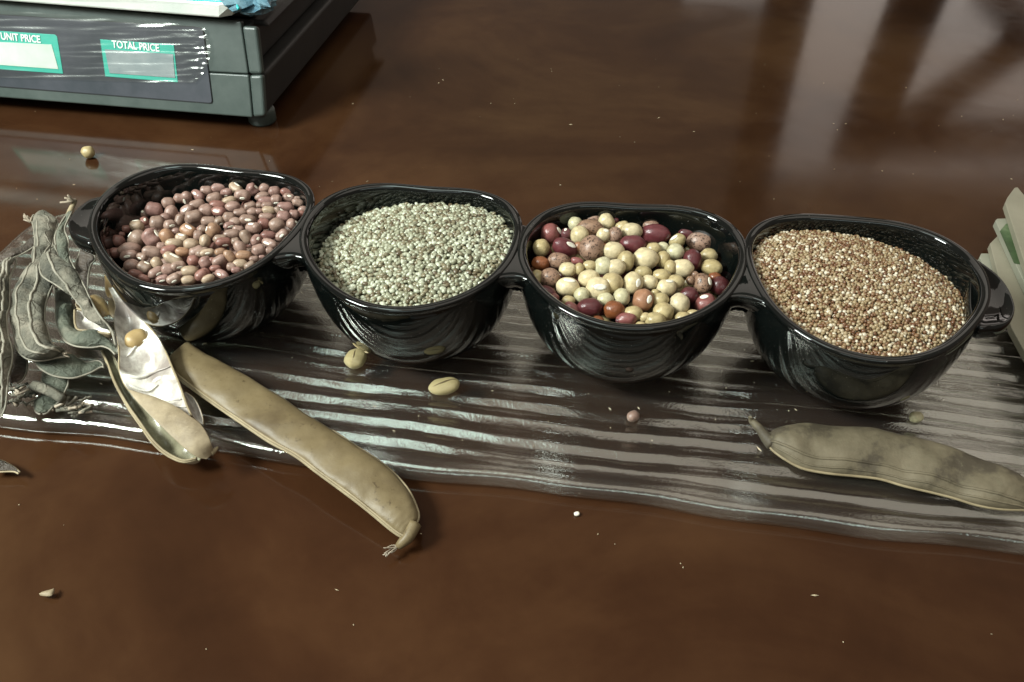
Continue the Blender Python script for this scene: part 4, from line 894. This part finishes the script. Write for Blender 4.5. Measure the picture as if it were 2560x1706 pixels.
flower('dull dried flower tuft between the left pod and heart shaped pod', 0, [(200, 1130), (300, 1180), (400, 1180), (480, 1190), (250, 1280), (350, 1250), (150, 1300)], 0.013, 34)
# scraps in the gap by the split pod
t = tag(empty('bean_scrap'), 'yellow green bean with a black mark behind the split pod', 'bean')
E1, E2 = edges([K4(q) for q in [((195, 200), (230, 180)), ((200, 260), (300, 200)), ((235, 320), (340, 250)), ((300, 360), (365, 330))]], [0.022] * 4)
pod_body('bean_skin', E1, E2, 0.004, 0.003, MT_YELL, t, n=24, seg=16)
t = tag(empty('pod_scrap'), 'yellowish pod scrap tucked under the leftmost bowl', 'pod')
E1, E2 = edges([K4(q) for q in [((320, 20), (345, 40)), ((320, 90), (395, 120)), ((325, 160), (400, 175)), ((345, 200), (385, 205))]], [0.022] * 4)
pod_body('pod_wall', E1, E2, 0.003, 0.003, MT_YELL, t, n=24, seg=16)
t = tag(empty('pod_scrap'), 'brown pod scrap between the yellow green bean and split pod', 'pod')
E1, E2 = edges([K4(q) for q in [((345, 220), (385, 195)), ((345, 280), (415, 260)), ((355, 330), (430, 320)), ((380, 360), (410, 355))]], [0.024] * 4)
pod_body('pod_wall', E1, E2, 0.003, 0.003, MT_PODB, t, n=24, seg=16)
# pod tip lying on the table at far left
prs = [tuple(Z(q, 0, 850, 2.139)) for q in [((-60, 640), (-60, 705)), ((0, 645), (0, 706)), ((50, 668), (50, 704)), ((85, 690), (80, 706)), ((106, 710), (100, 716))]]
pod('dry_pod', 'dark pod tip with pale edge lying on the table at far left', prs, [0.005] * 5, 0.003, 0.003, MT_PODD, seammat=MT_SEAM)

# ------------------------------------------------------------------ loose seeds
RZ = 0.0092
loose_bean(889, 897, RZ + 0.0042, 0.0068, 0.0056, 0.0040, 1.35, 0.0, MT_YELL2, 'plump yellow green bean on the tray in front of the second bowl', kid=0.05, hil=True)
o = tag(empty('husk'), 'thin pale husk sticking up behind the yellow green tray bean', 'husk')
E1, E2 = edges([tuple(Z(q, 700, 430, 3.135)) for q in [((570, 1340), (585, 1335)), ((610, 1375), (650, 1350)), ((650, 1400), (690, 1385)), ((690, 1415), (705, 1410))]], [0.016] * 4)
shell('husk_skin', E1, E2, 0.001, [BM['O'], BM['O']], o, n=16, seg=8, wr=0.0002)
loose_bean(1112, 965, RZ + 0.0036, 0.0082, 0.0052, 0.0034, 0.35, 0.1, MT_YELL2, 'flat buff bean on the tray between second and third bowls', kid=0.1, hil=True)
loose_bean(1583, 1041, RZ + 0.0028, 0.0033, 0.0028, 0.0028, 0.5, 0.0, MT_PINK, 'small pink round seed on the tray before the third bowl', hil=False, kid=0.05)
loose_bean(2291, 1043, RZ + 0.0026, 0.0036, 0.0030, 0.0028, 0.2, 0.3, BM['G'], 'pale green pea like seed on the tray above the right pod', kid=0.15)
loose_bean(220, 381, 0.0048, 0.0048, 0.0046, 0.0046, 0.3, 0, BM['O'], 'round yellow pea alone on the table below the weighing scale', kid=0.02)
loose_bean(1442, 1285, 0.0010, 0.0014, 0.0011, 0.0010, 0.3, 0, MT_HIL, 'tiny white crumb on the table in front of the tray', name='crumb', cat='crumb')
t = tag(empty('husk_flake'), 'beige husk flake on the bare table at lower left', 'flake')
E1, E2 = edges([tuple(q) for q in [((97, 1484), (100, 1490)), ((112, 1478), (112, 1492)), ((126, 1474), (130, 1490)), ((136, 1470), (138, 1478))]], [0.0022, 0.003, 0.003, 0.002])
shell('flake_skin', E1, E2, -0.0008, [MT_VALVE, MT_VALVE], t, n=14, seg=8, wr=0.0003)
# husk in the millet
tube_m = tag(empty('millet_husk'), 'straw bit sticking out of the grain in the rightmost bowl', 'straw')
hp = [heap_hit(3, *q)[0] + np.array([0, 0, zz]) for q, zz in zip(Z([(1570, 610), (1605, 585), (1640, 555)], 1800, 480, 2.8), (0.0, 0.001, 0.003))]
tube('straw', catmull(hp, 8), np.linspace(0.0013, 0.0009, 8), MT_CRUMB, tube_m, 7)
# chaff and dust specks
VV, FF = [], []
for k in range(360):
    if k < 220: p = np.array([random.uniform(-0.5, 0.5), random.uniform(0.05, 0.75), 0.0003])
    else: p = tray_pt(random.uniform(TL + 0.03, TR - 0.03), random.uniform(0.02, 0.16), THK + 0.0008)
    lp = (p - T0) @ TX, (p - T0) @ TY
    if k < 220 and TL - 0.005 < lp[0] < TR + 0.005 and -0.003 < lp[1] < TD: continue
    s = random.uniform(0.00018, 0.00045) * (1.5 if random.random() < 0.1 else 1); a_ = random.uniform(0, 6.28); e = random.choice((1, 1, 1.4, 3)); cx, sx = math.cos(a_), math.sin(a_); b0 = len(VV)
    for x, y, z in ((1, 0, 0), (0, 1, 0), (-1, 0, 0), (0, -1, 0), (0, 0, 1), (0, 0, -1)): VV.append(p + s * np.array([x * e * cx - y * sx * 0.7, x * e * sx + y * cx * 0.7, z * 0.8]))
    for f in ((0, 1, 4), (1, 2, 4), (2, 3, 4), (3, 0, 4), (1, 0, 5), (2, 1, 5), (3, 2, 5), (0, 3, 5)): FF.append(tuple(b0 + q for q in f))
tag(obj('crumbs', mesh('crumbs', VV, FF, [MT_CRUMB], False)), 'scattered specks of chaff and dust on table and tray', 'crumbs', None, 'stuff')

# ------------------------------------------------------------------ weighing scale
sc = tag(empty('weighing_scale', (-0.3, 0.7, 0)), 'grey green electronic weighing scale with film over its price displays', 'scale'); SO = np.array([-0.3, 0.7, 0.0])
C0 = np.array([-0.2092, 0.5904, 0.012]); C1 = np.array([-0.1984, 0.6119, 0.078])
UA = np.array([-0.9909, 0.1347, 0]); WB = np.array([0.1347, 0.9909, 0])
UP = (C1 - C0); NF = np.cross(UA, UP); NF /= np.linalg.norm(NF)
if NF @ (CP - C0) < 0: NF = -NF
def face(u, v, off=0.0):
    d = RAY(u, v); t_ = ((C0 + NF * off - CP) @ NF) / (d @ NF); return CP + d * t_
LW, DP = 0.36, 0.30
def part_loft(name, lo, hi, mat, bw=0.003, parent=None):
    o = box_loft(name, [q - SO for q in lo], [q - SO for q in hi], [mat], parent or sc)
    if bw: bevel(o, bw, 3)
    return o
seam_f = 0.50
S0 = C0 + UP * seam_f
base_r = np.array([0.0105, 0.0015, 0])
part_loft('base', [C0 + base_r * 0.9, C0 + base_r * 0.9 + WB * DP, C0 + WB * DP + UA * LW, C0 + UA * LW],
          [S0 + base_r * 0.85, S0 + base_r * 0.85 + WB * (DP - 0.01), S0 + WB * (DP - 0.01) + UA * LW, S0 + UA * LW], MT_PLASTD, 0.003)
g = 0.0006
part_loft('upper_body', [S0 + np.array([0, 0, g]) - base_r * 0.2 + WB * 0.004, S0 - base_r * 0.2 + WB * DP + np.array([0, 0, g]), S0 + WB * DP + UA * LW + np.array([0, 0, g]), S0 + UA * LW + WB * 0.004 + np.array([0, 0, g])],
          [C1 - base_r * 0.4 + WB * 0.004, C1 - base_r * 0.4 + WB * DP, C1 + WB * DP + UA * LW, C1 + UA * LW + WB * 0.004], MT_PLASTD, 0.003)
lipz = np.array([0, 0, 0.005])
part_loft('top_cover', [C1 - lipz + base_r * 0.6 + WB * 0.0065, C1 - lipz + base_r * 0.6 + WB * DP, C1 - lipz + WB * DP + UA * LW, C1 - lipz + UA * LW + WB * 0.0065],
          [C1 + base_r * 0.3 + WB * 0.0065, C1 + base_r * 0.3 + WB * DP, C1 + WB * DP + UA * LW, C1 + UA * LW + WB * 0.0065], MT_PLASTD, 0.002)
part_loft('cover_step', [C1 - base_r * 0.4 + WB * 0.012, C1 - base_r * 0.4 + WB * DP, C1 + WB * DP + UA * LW, C1 + UA * LW + WB * 0.012],
          [C1 + lipz - base_r * 1.2 + WB * 0.016, C1 + lipz - base_r * 1.2 + WB * DP, C1 + lipz + WB * DP + UA * LW, C1 + lipz + UA * LW + WB * 0.016], MT_PLASTD, 0.002)
# front fascia: lower and upper, 5 mm thick, and the corner post
K8 = lambda pts: Z(pts, 520, 0, 4.9); K7 = lambda pts: Z(pts, 0, 0, 4.2018)
def slab(name, px, thick, mat, bw, off=0.0, parent=None, smooth=False):
    f_ = [face(u, v, off + thick) for u, v in px]; b_ = [q - NF * thick for q in f_]
    return part_loft(name, b_, f_, mat, bw, parent)
FAR = -520
def left_y(p, q):                     # extend a line leftwards out of frame
    s_ = (q[1] - p[1]) / (q[0] - p[0]); return (FAR, p[1] + (FAR - p[0]) * s_)
bl = (631, 294.5); bm_ = (300, 268.0)
seamR = (621, 186.0); tR = (601, 54.0); tM = (0, 2.0)
sL = left_y((0, 152.0), (621, 186.0))
slab('lower_fascia', [left_y(bl, bm_), bl, (621.5, 187.5), (sL[0], sL[1] + 1.5)], 0.006, MT_PLAST, 0.0012)
slab('upper_fascia', [sL, (620.5, 185.5), (602, 54.0), left_y(tR, tM)], 0.006, MT_PLAST, 0.0012)
slab('corner_post', [(632.5, 294), (662, 291), (655.5, 187.5), (622.5, 188)], 0.0066, MT_PLAST, 0.0022)
slab('corner_post', [(622, 185.5), (655, 186), (641.5, 67), (604, 65)], 0.0066, MT_PLAST, 0.0022)
# price panel with rounded corner and dark outline
panel = K7([(2100, 285), (2130, 310), (2142, 340), (2232, 1060), (2226, 1085), (2200, 1090)])
pl = left_y(panel[0], (0, 36.0)); pb_ = left_y(panel[-1], (0, 218.0))
slab('panel_outline', [pl] + panel + [pb_], 0.0066, MT_LINE, 0)
shr = lambda q, dx, dy: (q[0] + dx, q[1] + dy)
pan2 = [shr(panel[0], -0.5, 2), shr(panel[1], -1.5, 1.5), shr(panel[2], -2, 1), shr(panel[3], -2, -0.5), shr(panel[4], -2, -1.5), shr(panel[5], -1, -2)]
slab('price_panel', [shr(pl, 0, 2)] + pan2 + [shr(pb_, 0, -2)], 0.0071, MT_PANEL, 0)
def display(px, screen, text, t0, t1, lcd, size):
    d = slab('display', px, 0.0076, MT_TEAL, 0.0003)
    f_ = [face(u, v, 0.0080) for u, v in screen]; b_ = [q - NF * 0.0006 for q in f_]
    s_ = box_loft('screen', [q - SO for q in b_], [q - SO for q in f_], [lcd], d)
    cu = bpy.data.curves.new('lettering', 'FONT'); cu.body = text; cu.extrude = 0.00006; cu.offset = 0.00016; cu.materials.append(MT_WHITE)
    p0, p1 = face(*t0, 0.0081), face(*t1, 0.0081); ex = (p1 - p0); L = np.linalg.norm(ex); ex /= L; ez = NF; ey = np.cross(ez, ex)
    o = bpy.data.objects.new('lettering', cu); COL.objects.link(o); o.parent = d
    cu.size = size; bpy.context.view_layer.update(); wdt = o.dimensions.x or L; fx = L / wdt
    mw = Matrix.Identity(4)
    for r_ in range(3): mw[r_][0], mw[r_][1], mw[r_][2], mw[r_][3] = ex[r_] * fx, ey[r_], ez[r_], (p0 - SO)[r_]
    o.parent = None; me = bpy.data.meshes.new_from_object(o.evaluated_get(bpy.context.evaluated_depsgraph_get())); bpy.data.objects.remove(o); bpy.data.curves.remove(cu)
    me.name = 'lettering'; o = obj('lettering', me, d); o.matrix_local = mw
display(K7([(1050, 415), (1825, 470), (1868, 868), (1105, 805)]), K7([(1100, 520), (1815, 570), (1838, 820), (1150, 770)]), 'TOTAL PRICE', K7([(1180, 500)])[0], K7([(1675, 543)])[0], MT_LCD, 0.0075)
display(K7([(-330, 305), (575, 365), (600, 390), (662, 778), (-260, 712)]), K7([(-280, 430), (540, 470), (612, 728), (-220, 668)]), 'UNIT PRICE', K7([(12, 415)])[0], K7([(425, 452)])[0], MT_LCD2, 0.0075)
# wrinkled clear film
def film():
    n1, n2 = 150, 60; top = K7([(-2200, -20), (1000, 175), (2050, 280), (2140, 320)]); bot = K7([(-2200, 735), (1000, 850), (1870, 872), (2055, 872)])
    rt = K7([(2140, 320), (2190, 750), (2055, 872)]); V, F = [], []
    tt = catmull(np.array(top), n1); bb = catmull(np.array(bot), n1)
    for i in range(n1):
        for j in range(n2 + 1):
            s = j / n2; q = tt[i] * (1 - s) + bb[i] * s; q[0] += 50 * 4 * s * (1 - s) * 0.55 * max(0, (i / n1 - 0.8) / 0.2) ** 2
            gx = i / n1; h = 0.0090 + 0.0004 * noise.noise(Vector((q[0] * 0.012, q[1] * 0.10, 0))) + 0.0018 * (gx ** 5) * noise.noise(Vector((q[0] * 0.05, q[1] * 0.09, 3))) + 0.0003 * noise.noise(Vector((q[0] * 0.004, q[1] * 0.16, 7)))
            V.append(face(q[0], q[1], h) - SO)
    m1 = n2 + 1
    for i in range(n1 - 1): F += [(i * m1 + j, i * m1 + j + 1, (i + 1) * m1 + j + 1, (i + 1) * m1 + j) for j in range(n2)]
    obj('protective_film', mesh('protective_film', V, F, [MT_FILM]), sc)
film()
# foot
fc = P(*K8([(575, 1440)])[0], 0.012); V, F = [], []
for z, r in ((0, 0.0100), (0.002, 0.0112), (0.010, 0.0112), (0.013, 0.0100)):
    for j in range(28): a_ = 2 * math.pi * j / 28; V.append(np.array([fc[0] + r * math.cos(a_), fc[1] + 0.017 + r * math.sin(a_), z]) - SO)
for k in range(3): F += [(k * 28 + j, k * 28 + (j + 1) % 28, (k + 1) * 28 + (j + 1) % 28, (k + 1) * 28 + j) for j in range(28)]
F.append(tuple(range(28))[::-1]); F.append(tuple(84 + j for j in range(28)))
obj('foot', mesh('foot', V, F, [MT_PLAST]), sc)
# weighing pan
zp = 0.0885
po = [(-520, -40), (0, 3), (547, 46), (582, 40), (597, 30), (594, 16), (575, -4), (470, -240), (-520, -300)]
pan_hi = [P(u, v, zp + 0.004) for u, v in po]
cpan = np.mean(pan_hi, axis=0)
pan_hi2 = [P(u, v, zp + 0.010) for u, v in [(-520, -75), (0, -32), (547, 8), (578, 9), (592, 14), (590, 0), (570, -20), (470, -260), (-520, -320)]]; pan_lo = [P(u, v, zp - 0.002) for u, v in po]
o = part_loft('weighing_pan', pan_lo, pan_hi2, MT_PAN, 0.0025)
tube('pan_trim', catmull([np.array(P(u, v, zp + 0.0105)) - SO for u, v in [(-520, -78), (0, -36), (400, -6), (560, 4), (588, 10), (596, 22)]], 50), 0.0011, MT_CYAN, sc, 6)
# blue bag behind
t = tag(empty('plastic_bag'), 'crumpled blue plastic bag on the weighing pan at the top edge', 'bag')
V, F = [], []; bc = P(640, -20, 0.098)
for a_ in range(17):
    ph = math.pi * a_ / 16
    for b_ in range(28):
        th = 2 * math.pi * b_ / 28; v = Vector((math.sin(ph) * math.cos(th), math.sin(ph) * math.sin(th), math.cos(ph)))
        k = 1 + 0.55 * noise.noise(v * 1.8) + 0.25 * noise.noise(v * 4.5)
        V.append(bc + np.array([v.x * 0.022, v.y * 0.030, v.z * 0.010]) * k)
for a_ in range(16): F += [(a_ * 28 + b_, a_ * 28 + (b_ + 1) % 28, (a_ + 1) * 28 + (b_ + 1) % 28, (a_ + 1) * 28 + b_) for b_ in range(28)]
obj('bag_film', mesh('bag_film', V, F, [MT_BAG], False), t)

# ------------------------------------------------------------------ booklets at right
def booklet(label, px, z, thick, mat, print_px=None, pmat=None):
    t = tag(empty('booklet', P(*px[0], z)), label, 'booklet', None); off = P(*px[0], z)
    hi = [P(u, v, z) - off for u, v in px]; lo = [q - np.array([0, 0, thick]) for q in hi]
    o = box_loft('cover', lo, hi, [mat], t); bevel(o, 0.0004, 2)
    k = max(2, int(thick / 0.0012))
    if print_px:
        hp_ = [P(u, v, z + 0.0004) - off for u, v in print_px]; box_loft('leaf_picture', [q - np.array([0, 0, 0.0003]) for q in hp_], hp_, [pmat], t)
    return t
KP_ = lambda pts: Z(pts, 2380, 440, 3.411)
booklet('lowest pale booklet, its corner showing beside the dish handle', KP_([(235, 690), (250, 660), (320, 660), (900, 900), (900, 1500), (500, 1262)]), 0.0140, 0.0045, MT_PAPER2)
booklet('broad plain buff booklet behind the right dish handle', KP_([(325, 575), (410, 490), (900, 700), (900, 1990), (614, 1490), (505, 1290)]), 0.0188, 0.0046, MT_PAPER)
booklet('booklet printed with a green leaf, second from the top', KP_([(370, 380), (385, 364), (495, 360), (900, 560), (900, 2000), (640, 960)]), 0.0236, 0.0046, MT_PAPER2,
        KP_([(410, 470), (455, 415), (500, 385), (600, 560), (720, 790), (600, 755), (530, 742)]), MT_LEAFPRINT)
booklet('topmost plain buff booklet at the right picture edge', KP_([(455, 230), (475, 180), (535, 100), (560, 95), (900, 500), (900, 1600), (700, 990)]), 0.0284, 0.0046, MT_PAPER)
SC.cycles.use_denoising = True
